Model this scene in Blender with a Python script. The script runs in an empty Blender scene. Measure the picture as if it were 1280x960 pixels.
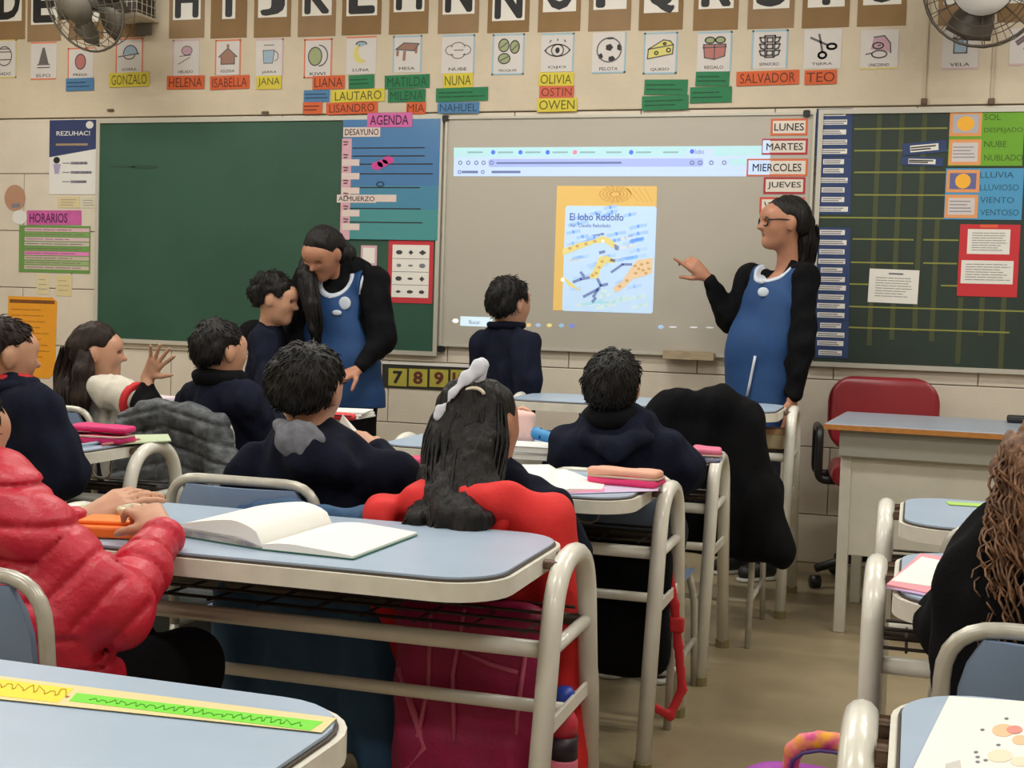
import bpy, bmesh, math, random
import numpy as np
from mathutils import Vector, Matrix
random.seed(7); rng = np.random.default_rng(7)
PI = math.pi
SC = bpy.context.scene
COL = SC.collection

# ---------------------------------------------------------------- camera
FPX, YAW, PITCH, ROLL, CAMZ = 1646.2, 0.29590, 0.05612, 0.03137, 1.15   # solved from the straight edges of boards and desks
WALLY = 6.33                                                            # distance of the board wall
_fw = np.array([-math.sin(YAW)*math.cos(PITCH), math.cos(YAW)*math.cos(PITCH), -math.sin(PITCH)])
_rt = np.array([math.cos(YAW), math.sin(YAW), 0.0]); _up = np.cross(_rt, _fw)
_r = math.cos(ROLL)*_rt + math.sin(ROLL)*_up
_u = -math.sin(ROLL)*_rt + math.cos(ROLL)*_up
cam_data = bpy.data.cameras.new('camera'); cam = bpy.data.objects.new('camera', cam_data); COL.objects.link(cam)
cam_data.sensor_fit = 'HORIZONTAL'; cam_data.sensor_width = 36.0; cam_data.lens = FPX/1280*36
cam_data.clip_start = 0.02; cam_data.clip_end = 60
cam.matrix_world = Matrix(((_r[0], _u[0], -_fw[0], 0), (_r[1], _u[1], -_fw[1], 0), (_r[2], _u[2], -_fw[2], CAMZ), (0, 0, 0, 1)))
SC.camera = cam
def at(x, y, Y):
    """world point seen at photo position (x, y) standing Y metres into the room"""
    d = (x-640)/FPX*_r - (y-480)/FPX*_u + _fw
    return d*(Y/d[1]) + np.array([0, 0, CAMZ])

# ---------------------------------------------------------------- world, lamps, exposure
SC.view_settings.view_transform = 'Standard'; SC.view_settings.look = 'None'
SC.view_settings.gamma = 1.0; SC.view_settings.use_curve_mapping = False
SC.view_settings.exposure = 0.0
world = bpy.data.worlds.new('world'); SC.world = world; world.use_nodes = True
world.node_tree.nodes['Background'].inputs[0].default_value = (0.9, 0.93, 1.0, 1)
world.node_tree.nodes['Background'].inputs[1].default_value = 0.05
LAMP_POWER = 24.0
LAMP_COLOR = (1.0, 0.985, 0.94)
CEIL = 3.3
X0, X1, Y0 = -5.75, 2.6, -2.4           # side walls and the wall behind the camera
LAMPS = [(x, y) for y in (-0.9, 1.5, 3.6, 5.0) for x in (-4.2, -1.6, 1.0)]

# ---------------------------------------------------------------- materials
MATS = {}
def lin(c):
    return tuple(((v/255)/12.92 if v/255 <= 0.04045 else ((v/255+0.055)/1.055)**2.4) for v in c)
def mat(name, c, rough=0.6, metal=0.0, var=0.0, scale=20.0, bump=0.0, bscale=None, stretch=None, emit=0.0, coat=0.0, sheen=0.0, sub=0.0, spec=None, c2=None, detail=4.0):
    """procedural principled material: c is an sRGB 0..255 colour, var mixes towards c2 (or darker) by noise"""
    if name in MATS: return MATS[name]
    m = bpy.data.materials.new(name); m.use_nodes = True
    nt = m.node_tree; b = nt.nodes['Principled BSDF']; L = nt.links
    col = lin(c)
    b.inputs['Base Color'].default_value = (*col, 1)
    b.inputs['Roughness'].default_value = rough; b.inputs['Metallic'].default_value = metal
    if spec is not None: b.inputs['Specular IOR Level'].default_value = spec
    if coat: b.inputs['Coat Weight'].default_value = coat; b.inputs['Coat Roughness'].default_value = 0.15
    if sheen: b.inputs['Sheen Weight'].default_value = sheen; b.inputs['Sheen Roughness'].default_value = 0.5
    if sub:
        b.inputs['Subsurface Weight'].default_value = sub; b.inputs['Subsurface Radius'].default_value = (0.02, 0.007, 0.004); b.inputs['Subsurface Scale'].default_value = 0.3
    if emit:
        b.inputs['Emission Color'].default_value = (*col, 1); b.inputs['Emission Strength'].default_value = emit
    if var or bump:
        tc = nt.nodes.new('ShaderNodeTexCoord'); mp = nt.nodes.new('ShaderNodeMapping')
        L.new(tc.outputs['Object'], mp.inputs[0])
        if stretch: mp.inputs['Scale'].default_value = stretch
        nz = nt.nodes.new('ShaderNodeTexNoise'); nz.inputs['Scale'].default_value = scale; nz.inputs['Detail'].default_value = detail
        L.new(mp.outputs[0], nz.inputs['Vector'])
        if var:
            mx = nt.nodes.new('ShaderNodeMix'); mx.data_type = 'RGBA'
            k2 = lin(c2) if c2 else tuple(v*(1-var) for v in col)
            mx.inputs['A'].default_value = (*col, 1); mx.inputs['B'].default_value = (*k2, 1)
            rp = nt.nodes.new('ShaderNodeValToRGB'); rp.color_ramp.elements[0].position = 0.38; rp.color_ramp.elements[1].position = 0.66
            L.new(nz.outputs['Fac'], rp.inputs[0])
            if c2:
                mm = nt.nodes.new('ShaderNodeMath'); mm.operation = 'MULTIPLY'; mm.inputs[1].default_value = var
                L.new(rp.outputs[0], mm.inputs[0]); L.new(mm.outputs[0], mx.inputs['Factor'])
            else: L.new(rp.outputs[0], mx.inputs['Factor'])
            L.new(mx.outputs['Result'], b.inputs['Base Color'])
            if emit: L.new(mx.outputs['Result'], b.inputs['Emission Color'])
        if bump:
            n2 = nz
            if bscale:
                n2 = nt.nodes.new('ShaderNodeTexNoise'); n2.inputs['Scale'].default_value = bscale; n2.inputs['Detail'].default_value = 5
                L.new(mp.outputs[0], n2.inputs['Vector'])
            bp = nt.nodes.new('ShaderNodeBump'); bp.inputs['Strength'].default_value = bump; bp.inputs['Distance'].default_value = 0.01
            L.new(n2.outputs['Fac'], bp.inputs['Height']); L.new(bp.outputs[0], b.inputs['Normal'])
    MATS[name] = m
    return m

# ---------------------------------------------------------------- objects
def link(o, parent=None):
    COL.objects.link(o)
    if parent is not None: o.parent = parent
    return o
def tag(o, label=None, cat=None, group=None, kind=None):
    if label: o['label'] = label
    if cat: o['category'] = cat
    if group: o['group'] = group
    if kind: o['kind'] = kind
    return o
def origin(o):
    v = np.zeros(3)
    while o is not None:
        v += np.array(o.location); o = o.parent
    return v
def thing(name, label, cat, loc=(0, 0, 0), rz=0.0, group=None):
    o = bpy.data.objects.new(name, None); o.empty_display_size = 0.1
    o.location = [float(v) for v in loc]; o.rotation_euler = (0, 0, rz)
    return tag(link(o), label, cat, group)
def mesh_obj(name, verts, faces, m, parent=None, smooth=False, world=False):
    """one mesh object; world=True means verts are world coordinates and are brought into the parent's frame"""
    v = np.asarray(verts, dtype=float)
    if world and parent is not None: v = v - origin(parent)
    me = bpy.data.meshes.new(name)
    me.from_pydata(v.tolist(), [], [list(map(int, f)) for f in faces] if not isinstance(faces, np.ndarray) else faces.tolist())
    if smooth: me.polygons.foreach_set('use_smooth', np.ones(len(me.polygons), dtype=bool))
    for k in (m if isinstance(m, (list, tuple)) else [m]): me.materials.append(k)
    me.update()
    return link(bpy.data.objects.new(name, me), parent)
def copy_tree(o, parent=None):
    c = o.copy(); COL.objects.link(c); c.parent = parent
    for ch in o.children: copy_tree(ch, c)
    return c

class MB:
    """collects boxes, tubes, lathes and prisms of ONE part"""
    def __init__(s): s.v = []; s.f = []
    def add(s, vs, fs):
        n = len(s.v); s.v += [tuple(map(float, p)) for p in vs]; s.f += [[i+n for i in f] for f in fs]; return s
    def box(s, a, b, R=None, c=None):
        x0, y0, z0 = a; x1, y1, z1 = b
        vs = np.array([(x0,y0,z0),(x1,y0,z0),(x1,y1,z0),(x0,y1,z0),(x0,y0,z1),(x1,y0,z1),(x1,y1,z1),(x0,y1,z1)], float)
        if R is not None:
            cc = vs.mean(0) if c is None else np.array(c); vs = (vs-cc) @ np.array(R).T + cc
        return s.add(vs, [(0,3,2,1),(4,5,6,7),(0,1,5,4),(1,2,6,5),(2,3,7,6),(3,0,4,7)])
    def bbox(s, a, b, r=0.004):
        """box with chamfered edges"""
        a = np.array(a, float); b = np.array(b, float); r = min(r, *(np.abs(b-a)*0.49))
        bm = bmesh.new(); bmesh.ops.create_cube(bm, size=1)
        for v in bm.verts: v.co = Vector(((a+b)/2 + np.array(v.co)*(b-a)).tolist())
        bmesh.ops.bevel(bm, geom=list(bm.edges), offset=float(r), segments=2, affect='EDGES', profile=0.5)
        bm.verts.ensure_lookup_table(); bm.verts.index_update()
        s.add([v.co[:] for v in bm.verts], [[v.index for v in f.verts] for f in bm.faces]); bm.free(); return s
    def tube(s, pts, r, n=10, cap=True, closed=False):
        P = np.array(pts, float); m = len(P); rr = np.broadcast_to(np.array(r, float), (m,))
        T = np.zeros_like(P)
        for i in range(m):
            a = P[(i-1) % m] if (i > 0 or closed) else P[0]; b = P[(i+1) % m] if (i < m-1 or closed) else P[-1]
            T[i] = (b-a)/(np.linalg.norm(b-a)+1e-12)
        ref = np.array([0, 0, 1.0]) if abs(T[0][2]) < 0.9 else np.array([1.0, 0, 0])
        N = ref - T[0]*(ref@T[0]); N /= np.linalg.norm(N)
        vs = []
        for i in range(m):
            N = N - T[i]*(N@T[i]); N /= np.linalg.norm(N); B = np.cross(T[i], N)
            for k in range(n):
                t = 2*PI*k/n; vs.append(P[i] + rr[i]*(math.cos(t)*N + math.sin(t)*B))
        fs = []
        for i in range(m if closed else m-1):
            j = (i+1) % m
            for k in range(n): fs.append((i*n+k, i*n+(k+1) % n, j*n+(k+1) % n, j*n+k))
        if cap and not closed: fs += [tuple(reversed(range(n))), tuple(range((m-1)*n, m*n))]
        return s.add(vs, fs)
    def lathe(s, prof, c=(0,0,0), n=24, R=None):
        """prof: list of (radius, height) turned about z"""
        vs = []; m = len(prof)
        for (r, z) in prof:
            for k in range(n): vs.append((r*math.cos(2*PI*k/n), r*math.sin(2*PI*k/n), z))
        vs = np.array(vs)
        if R is not None: vs = vs @ np.array(R).T
        vs = vs + np.array(c)
        fs = [(i*n+k, i*n+(k+1) % n, (i+1)*n+(k+1) % n, (i+1)*n+k) for i in range(m-1) for k in range(n)]
        fs += [tuple(reversed(range(n))), tuple(range((m-1)*n, m*n))]
        return s.add(vs, fs)
    def prism(s, poly, z0, z1, M=None):
        """polygon in xy extruded in z; M maps local to final"""
        n = len(poly); vs = np.array([(x, y, z0) for x, y in poly] + [(x, y, z1) for x, y in poly], float)
        if M is not None: vs = M(vs)
        return s.add(vs, [tuple(reversed(range(n))), tuple(range(n, 2*n))] + [(i, (i+1) % n, n+(i+1) % n, n+i) for i in range(n)])
    def build(s, name, m, parent=None, smooth=False, world=False):
        return mesh_obj(name, s.v, s.f, m, parent, smooth, world)
def smooth_by_angle(o, deg=40):
    me = o.data
    me.polygons.foreach_set('use_smooth', np.ones(len(me.polygons), dtype=bool))
    bm = bmesh.new(); bm.from_mesh(me); lim = math.radians(deg)
    for e in bm.edges:
        if len(e.link_faces) == 2 and e.calc_face_angle(0) > lim: e.smooth = False
    bm.to_mesh(me); bm.free(); return o
def fillet(pts, r, n=5):
    """round the corners of a polyline"""
    P = [np.array(p, float) for p in pts]; out = [P[0]]
    for i in range(1, len(P)-1):
        a = P[i-1]-P[i]; b = P[i+1]-P[i]; la = np.linalg.norm(a); lb = np.linalg.norm(b)
        q = min(r, la*0.49, lb*0.49); A = P[i]+a/la*q; B = P[i]+b/lb*q
        for k in range(n+1):
            t = k/n; out.append((1-t)**2*A + 2*t*(1-t)*P[i] + t*t*B)
    out.append(P[-1]); return out
def rrect(x0, y0, x1, y1, r, n=5):
    pts = []
    for cx, cy, a in ((x1-r, y1-r, 0), (x0+r, y1-r, PI/2), (x0+r, y0+r, PI), (x1-r, y0+r, 3*PI/2)):
        for k in range(n+1): pts.append((cx+r*math.cos(a+PI/2*k/n), cy+r*math.sin(a+PI/2*k/n)))
    return pts

# lettering: built-in font turned into mesh
_TXT = {}
def text_mesh(txt, bold=0.0, res=3):
    """flat mesh of a word; bold thickens it by shifted copies"""
    k = (txt, bold, res)
    if k in _TXT: return _TXT[k]
    cu = bpy.data.curves.new('lettering', 'FONT'); cu.body = txt; cu.size = 1; cu.resolution_u = res; cu.fill_mode = 'BOTH'
    o = bpy.data.objects.new('lettering', cu)
    me = bpy.data.meshes.new_from_object(o)
    v = np.zeros(len(me.vertices)*3); me.vertices.foreach_get('co', v); v = v.reshape(-1, 3)
    f = [list(p.vertices) for p in me.polygons]
    bpy.data.objects.remove(o); bpy.data.curves.remove(cu); bpy.data.meshes.remove(me)
    if bold:
        n = len(v); f0 = f; sh = [(math.cos(a)*bold, math.sin(a)*bold) for a in np.arange(8)*PI/4]
        v = np.concatenate([v+np.array([dx, dy, 2.5e-5*i]) for i, (dx, dy) in enumerate(sh)]); f = [[q+n*i for q in p] for i in range(8) for p in f0]
    _TXT[k] = (v, f); return v, f

# ---------------------------------------------------------------- soft shapes: smooth union of capsules and ellipsoids, meshed by surface nets
def unit(v): v = np.asarray(v, float); return v/(np.linalg.norm(v)+1e-12)
class SDF:
    def __init__(s): s.p = []; s.ops = []
    def cap(s, a, b, ra, rb=None, k=0.02, flat=None):
        """tapered capsule; flat=(axis, factor) squeezes it along an axis"""
        s.p.append(('c', np.array(a, float), np.array(b, float), ra, ra if rb is None else rb, k, flat)); return s
    def chain(s, pts, rs, k=0.02, flat=None):
        rs = np.broadcast_to(np.array(rs, float), (len(pts),))
        for i in range(len(pts)-1): s.cap(pts[i], pts[i+1], rs[i], rs[i+1], k, flat)
        return s
    def ell(s, c, r, k=0.02, R=None):
        """ellipsoid, R rows are its axes in world"""
        s.p.append(('e', np.array(c, float), np.array(r, float), np.eye(3) if R is None else np.array(R, float), k)); return s
    def rbox(s, c, half, r=0.02, k=0.02, R=None):
        s.p.append(('b', np.array(c, float), np.array(half, float), np.eye(3) if R is None else np.array(R, float), k, r)); return s
    def cut(s, fn): s.ops.append(('cut', fn)); return s        # fn(P)>0 is removed (signed distance)
    def disp(s, fn): s.ops.append(('add', fn)); return s       # adds to the field (positive shrinks)
    def bounds(s):
        lo = np.full(3, 1e9); hi = -lo
        for q in s.p:
            if q[0] == 'c':
                r = max(q[3], q[4]); a = np.minimum(q[1], q[2])-r; b = np.maximum(q[1], q[2])+r
            else:
                ext = np.abs(q[3]).T @ q[2] if True else 0
                ext = ext + (q[5] if q[0] == 'b' else 0); a = q[1]-ext; b = q[1]+ext
            lo = np.minimum(lo, a); hi = np.maximum(hi, b)
        return lo, hi
    def mesh(s, h, smooth=1):
        lo, hi = s.bounds(); lo = lo-3*h; hi = hi+3*h
        n = np.ceil((hi-lo)/h).astype(int)+1
        ax = [lo[i]+h*np.arange(n[i]) for i in range(3)]
        F = np.full(n, 0.06, np.float32)
        for q in s.p:
            k = q[4] if q[0] in 'eb' else q[5]
            mg = max(k, 2*h) + 2.0*h
            if q[0] == 'c':
                r = max(q[3], q[4]); a = np.minimum(q[1], q[2])-r-mg; b = np.maximum(q[1], q[2])+r+mg
            else:
                ext = np.abs(q[3]).T @ q[2] + (q[5] if q[0] == 'b' else 0); a = q[1]-ext-mg; b = q[1]+ext+mg
            i0 = np.clip(np.floor((a-lo)/h).astype(int), 0, n-1); i1 = np.clip(np.ceil((b-lo)/h).astype(int)+1, 1, n)
            gx = ax[0][i0[0]:i1[0], None, None]; gy = ax[1][None, i0[1]:i1[1], None]; gz = ax[2][None, None, i0[2]:i1[2]]
            if q[0] == 'c':
                A, B, ra, rb, flat = q[1], q[2], q[3], q[4], q[6]
                ab = B-A; L2 = ab@ab+1e-12
                dx, dy, dz = gx-A[0], gy-A[1], gz-A[2]
                t = np.clip((dx*ab[0]+dy*ab[1]+dz*ab[2])/L2, 0, 1)
                ex, ey, ez = dx-t*ab[0], dy-t*ab[1], dz-t*ab[2]
                if flat is not None:
                    nx, ny, nz = unit(flat[0]); w = (1/flat[1]-1)*(ex*nx+ey*ny+ez*nz)
                    ex = ex+w*nx; ey = ey+w*ny; ez = ez+w*nz
                d = np.sqrt(ex*ex+ey*ey+ez*ez)-(ra+(rb-ra)*t)
                if flat is not None: d = d*min(1.0, flat[1]*1.15)
            else:
                C, r, R = q[1], q[2], q[3]
                dx, dy, dz = gx-C[0], gy-C[1], gz-C[2]
                u = [dx*R[i][0]+dy*R[i][1]+dz*R[i][2] for i in range(3)]
                if q[0] == 'e':
                    k0 = np.sqrt((u[0]/r[0])**2+(u[1]/r[1])**2+(u[2]/r[2])**2)
                    k1 = np.sqrt((u[0]/r[0]**2)**2+(u[1]/r[1]**2)**2+(u[2]/r[2]**2)**2)+1e-9
                    d = k0*(k0-1)/k1
                else:
                    qx = [np.abs(u[i])-(r[i]-q[5]) for i in range(3)]
                    d = np.sqrt(sum(np.maximum(v, 0)**2 for v in qx))+np.minimum(np.maximum(np.maximum(qx[0], qx[1]), qx[2]), 0)-q[5]
            sl = F[i0[0]:i1[0], i0[1]:i1[1], i0[2]:i1[2]]
            if k > 0:
                hh = np.maximum(k-np.abs(sl-d), 0)/k
                sl[...] = np.minimum(sl, d)-hh*hh*k*0.25
            else: sl[...] = np.minimum(sl, d)
        if s.ops:
            near = np.abs(F) < 0.045
            idx = np.nonzero(near); P = np.stack([ax[i][idx[i]] for i in range(3)], 1)
            for op, fn in s.ops:
                if op == 'cut':
                    F[idx] = np.maximum(F[idx], fn(P))
                    # deep inside of the cut must go too
                else: F[idx] = F[idx]+fn(P)
            if any(op == 'cut' for op, _ in s.ops):
                deep = np.nonzero(F <= -0.045)
                if len(deep[0]):
                    P = np.stack([ax[i][deep[i]] for i in range(3)], 1)
                    for op, fn in s.ops:
                        if op == 'cut': F[deep] = np.maximum(F[deep], fn(P))
        return nets(F, lo, h, smooth)
    def build(s, name, m, parent, h=0.008, smooth=1):
        v, f = s.mesh(h, smooth)
        return mesh_obj(name, v, f, m, parent, True, True)
def nets(F, lo, h, smooth=1):
    S = F < 0
    n = np.array(F.shape); c = n-1
    cnt = np.zeros(c, np.int8)
    for i in (0, 1):
        for j in (0, 1):
            for k in (0, 1): cnt += S[i:c[0]+i, j:c[1]+j, k:c[2]+k]
    act = (cnt > 0) & (cnt < 8)
    ci = np.argwhere(act); vid = np.full(c, -1, np.int64); vid[act] = np.arange(len(ci))
    acc = np.zeros((len(ci), 3)); num = np.zeros(len(ci))
    for a in range(3):
        b, d = (a+1) % 3, (a+2) % 3
        for i in (0, 1):
            for j in (0, 1):
                o0 = ci.copy(); o0[:, b] += i; o0[:, d] += j; o1 = o0.copy(); o1[:, a] += 1
                f0 = F[o0[:, 0], o0[:, 1], o0[:, 2]]; f1 = F[o1[:, 0], o1[:, 1], o1[:, 2]]
                m = (f0 < 0) != (f1 < 0)
                t = np.where(m, f0/np.where(m, f0-f1, 1), 0)
                pos = o0.astype(float); pos[:, a] += t
                acc[m] += pos[m]; num[m] += 1
    V = lo + h*(acc/np.maximum(num, 1)[:, None])
    faces = []
    for a in range(3):
        b, d = (a+1) % 3, (a+2) % 3
        sl0 = [slice(None)]*3; sl1 = [slice(None)]*3
        sl0[a] = slice(0, -1); sl1[a] = slice(1, None)
        for q in (b, d): sl0[q] = slice(1, -1); sl1[q] = slice(1, -1)
        s0 = S[tuple(sl0)]; s1 = S[tuple(sl1)]
        e = np.argwhere(s0 != s1); ins = s0[tuple(e.T)]
        e[:, b] += 1; e[:, d] += 1
        def g(i, j):
            q = e.copy(); q[:, b] -= i; q[:, d] -= j; return vid[q[:, 0], q[:, 1], q[:, 2]]
        qd = np.stack([g(1, 1), g(0, 1), g(0, 0), g(1, 0)], 1)
        qd[~ins] = qd[~ins][:, ::-1]
        faces.append(qd)
    Fc = np.concatenate(faces)
    Fc = Fc[(Fc >= 0).all(1)]
    for _ in range(smooth):
        A = np.zeros_like(V); w = np.zeros(len(V))
        for i in range(4):
            p, q = Fc[:, i], Fc[:, (i+1) % 4]
            np.add.at(A, p, V[q]); np.add.at(w, p, 1); np.add.at(A, q, V[p]); np.add.at(w, q, 1)
        V = 0.5*V+0.5*A/np.maximum(w, 1)[:, None]
    return V, Fc
def wrinkle(amp, scale, seed=0, n=7, stretch=(1, 1, 1)):
    """soft fold field: a few crossed waves"""
    g = np.random.default_rng(seed); D = g.normal(size=(n, 3)); D /= np.linalg.norm(D, axis=1)[:, None]
    D = D*np.array(stretch); ph = g.uniform(0, 6.28, n); fr = scale*g.uniform(0.6, 1.6, n)
    def fn(P):
        o = np.zeros(len(P))
        for i in range(n): o += np.sin(P@D[i]*fr[i]+ph[i]+0.8*np.sin(P@D[(i+3) % n]*fr[i]*0.6))
        return amp*o/math.sqrt(n)
    return fn

# ================================================================ THE ROOM
M_block = mat('painted_block', (208, 198, 182), 0.62, var=0.06, scale=6, bump=0.12, bscale=90)
M_plaster = mat('painted_plaster', (203, 189, 166), 0.75, var=0.08, scale=5, bump=0.25, bscale=30)
M_joint = mat('block_joint', (158, 148, 132), 0.9)
M_floor = mat('cement_floor', (150, 135, 106), 0.38, var=0.20, scale=3.5, bump=0.05, bscale=60, detail=8)
M_ceil = mat('ceiling_paint', (226, 224, 216), 0.9, var=0.03, scale=3)
M_side = mat('side_wall_paint', (205, 196, 178), 0.8, var=0.06, scale=4)
T = 0.12
def slab(name, a, b, m): return tag(MB().box(a, b).build(name, m), kind='structure')
floor_o = slab('floor', (X0-T, Y0-T, -0.1), (X1+T, WALLY+T, 0), M_floor)
wall_b = slab('wall_back', (X0-T, WALLY+0.014, 0), (X1+T, WALLY+0.014+T, CEIL), M_joint)
slab('wall_left', (X0-T, Y0, 0), (X0, WALLY+0.014, CEIL), M_side)
slab('wall_right', (X1, Y0, 0), (X1+T, WALLY+0.014, CEIL), M_side)
slab('wall_front', (X0-T, Y0-T, 0), (X1+T, Y0, CEIL), M_side)
slab('ceiling', (X0-T, Y0-T, CEIL), (X1+T, WALLY+T, CEIL+0.1), M_ceil)
rows = [0.0, 0.23, 0.55, 0.87, 1.19, 1.51, 1.83, 2.135]
bw = 0.64; blk = {}
for r in range(len(rows)-1):
    z0, z1 = rows[r], rows[r+1]; x = X0 - (0.0 if r % 2 == 0 else bw/2) - 0.05
    while x < X1:
        a, b = max(x, X0), min(x+bw, X1)
        if b-a > 0.02:
            key = (round(b-a, 4), round(z1-z0, 4))
            if key not in blk:
                o = MB().bbox((0.002, 0, 0.002), (b-a-0.002, 0.016, z1-z0-0.002), 0.003).build('block', M_block, wall_b); blk[key] = o
            else:
                o = blk[key].copy(); link(o, wall_b)
            o.location = (a, WALLY, z0)
        x += bw
MB().bbox((X0, WALLY-0.008, 2.139), (X1, WALLY+0.014, CEIL), 0.003).build('plaster_panel', M_plaster, wall_b)

# ceiling lamps: the room's light
M_lampw = mat('lamp_housing', (225, 225, 220), 0.5)
M_tube = mat('lamp_tube', (255, 246, 226), 0.4, emit=6.0)
for i, (x, y) in enumerate(LAMPS):
    t = thing('ceiling_lamp', 'white fluorescent ceiling lamp with two bare tubes, above and outside the view', 'lamp', (x, y, CEIL), group='fluorescent lamps on the ceiling')
    if i == 0:
        hs = MB().bbox((-0.62, -0.1, -0.06), (0.62, 0.1, 0), 0.01).build('housing', M_lampw, t)
        tb = [MB().tube([(-0.6, s*0.055, -0.085), (0.6, s*0.055, -0.085)], 0.014).build('tube', M_tube, t, True) for s in (-1, 1)]
        proto_lamp = [hs]+tb
        ld = bpy.data.lights.new('lamp_light', 'AREA'); ld.shape = 'RECTANGLE'; ld.size = 1.2; ld.size_y = 0.2; ld.energy = LAMP_POWER; ld.color = LAMP_COLOR
    else:
        for q in proto_lamp: link(q.copy(), t)
    lo = bpy.data.objects.new('lamp_light', ld); link(lo, t); lo.location = (0, 0, -0.115)

# ================================================================ FURNITURE
M_tube_paint = mat('desk_tube_paint', (226, 223, 211), 0.28, var=0.08, scale=14, coat=0.3)
M_rim = mat('desk_rim_paint', (224, 221, 208), 0.35, var=0.16, scale=22, c2=(150, 135, 115))
M_blue = mat('blue_laminate', (166, 184, 204), 0.32, var=0.05, scale=8, bump=0.03, bscale=300)
M_dark = mat('laminate_edge', (70, 58, 48), 0.6)
M_rod = mat('brown_wire', (62, 52, 46), 0.45, metal=0.4)
M_foot = mat('foot_cap', (120, 108, 70), 0.6)
M_clip = mat('worn_strap', (112, 88, 72), 0.5, metal=0.3, var=0.4, scale=60)
M_shell = mat('chair_laminate', (122, 142, 172), 0.42, var=0.06, scale=9)
M_chairtube = mat('chair_tube', (192, 188, 176), 0.30, metal=0.25, var=0.22, scale=30, c2=(110, 98, 84))
def make_desk(H=0.71, W=1.10):
    k = H/0.71
    t = thing('school_desk', 'x', 'desk')
    # panel lies between the two end frames and overhangs towards the pupil
    x = W/2-0.045; y0, y1 = -0.37, 0.12; zt = H-0.006
    top = MB().prism(rrect(-x, y0, x, y1, 0.10, 7), zt-0.004, zt).build('tabletop', M_blue, t)
    MB().prism(rrect(-x-0.004, y0-0.004, x+0.004, y1+0.004, 0.103, 7), zt-0.012, zt-0.0045).build('dark_edge', M_dark, top)
    outer = rrect(-x-0.012, y0-0.012, x+0.012, y1+0.012, 0.108, 7); inner = rrect(-x+0.01, y0+0.01, x-0.01, y1-0.01, 0.09, 7); n = len(outer)
    b = MB(); za, zb = zt-0.040, zt-0.008
    vs = [(*p, za) for p in outer]+[(*p, zb) for p in outer]+[(*p, zb) for p in inner]+[(*p, za) for p in inner]
    fs = []
    for i in range(n):
        j = (i+1) % n
        for q in range(4): fs.append((q*n+i, q*n+j, ((q+1) % 4)*n+j, ((q+1) % 4)*n+i))
    b.add(vs, fs); smooth_by_angle(b.build('rim', M_rim, t), 50)
    zb_ = 0.535*k
    for s in (-1, 1):
        X = s*W/2
        pts = [(X, -0.25, 0.02), (X, -0.14, zb_), (X, -0.112, H-0.02), (X, 0.112, H-0.02), (X, 0.14, zb_), (X, 0.25, 0.02)]
        pts = [pts[0]]+[p for p in fillet([pts[0], pts[2], pts[3], pts[5]], 0.115, 8)[1:-1]]+[pts[5]]
        fr = MB().tube(pts, 0.0205, 12).build('end_frame', M_tube_paint, t, True)
        for q in (-1, 1):
            MB().lathe([(0.0235, 0), (0.0235, 0.028), (0.021, 0.03)], (X, q*0.252, 0), 12).build('foot_cap', M_foot, fr)
        MB().tube([(X, -0.135, zb_), (X, 0.135, zb_)], 0.013, 10).build('brace', M_tube_paint, fr, True)
        MB().bbox((X-0.004, -0.19, 0.375*k), (X+0.004, 0.19, 0.405*k), 0.002).build('low_plate', M_tube_paint, fr)
        for q in (-0.075, 0.02):
            MB().bbox((X-s*0.055-0.02, q-0.012, zt-0.03), (X-s*0.012+0.012, q+0.012, zt-0.014), 0.004).build('strap', M_clip, fr)
    MB().tube([(-W/2, -0.128, zb_), (W/2, -0.128, zb_)], 0.0165, 10).build('front_rail', M_tube_paint, t, True)
    MB().tube([(-W/2, 0.128, zb_), (W/2, 0.128, zb_)], 0.012, 10).build('rear_rail', M_rod, t, True)
    MB().tube([(-W/2, 0.0, 0.39*k), (W/2, 0.0, 0.39*k)], 0.0135, 10).build('foot_rail', M_tube_paint, t, True)
    sh = thing('wire_shelf', None, None); sh.parent = t
    for i in range(10):
        xx = -W/2+0.06+(W-0.12)*i/9
        MB().tube([(xx, -0.11, zb_+0.022), (xx, 0.12, zb_+0.014)], 0.003, 5).build('wire', M_rod, sh)
    for yy in (-0.105, -0.03, 0.045, 0.12):
        MB().tube([(-W/2+0.02, yy, zb_+0.026), (W/2-0.02, yy, zb_+0.026)], 0.0035, 5).build('wire', M_rod, sh)
    for xx in (-0.3, 0.0, 0.3):
        MB().tube(fillet([(xx-0.035, 0.1, zt-0.03), (xx-0.035, 0.1, zb_+0.03), (xx+0.035, 0.1, zb_+0.03), (xx+0.035, 0.1, zt-0.03)], 0.03), 0.004, 6).build('shelf_hanger', M_chairtube, t, True)
    return t
desk0 = make_desk(); used = []
def place_desk(x, y, label, src=None, rz=0):
    src = src or desk0
    o = src if src not in used else copy_tree(src)
    used.append(src); o.location = (x, y, 0); o.rotation_euler = (0, 0, rz); o['label'] = label; o['group'] = 'double school desks in rows'
    return o
DX = -1.155
place_desk(DX, 2.41, 'blue double desk carrying the open blank notebook')
place_desk(-1.075, 0.97, 'blue double desk in the front corner with yellow and green name tape', rz=PI-0.012)
place_desk(DX, 3.46, 'blue double desk with the pink pencil case, between ponytail girl and black-haired boy')
place_desk(DX+0.01, 4.31, 'blue double desk under the stacked white books and peach bag')
place_desk(-2.80, 3.57, 'blue double desk with open pink pencil case beside the grey quilted coat', rz=0.02)
place_desk(-2.77, 4.85, 'blue double desk by the chalkboard in front of the long-haired girl')
place_desk(0.51, 1.54, 'blue double desk at the right corner carrying the colouring workbook')
place_desk(0.50, 2.56, 'blue double desk of the curly-haired child in black')
place_desk(0.50, 3.40, 'blue double desk with lime tape in front of the teacher table')
deskT = make_desk(0.805, 1.14)
place_desk(-1.02, 5.35, 'tall blue double desk below the pointing teacher', deskT)

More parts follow.
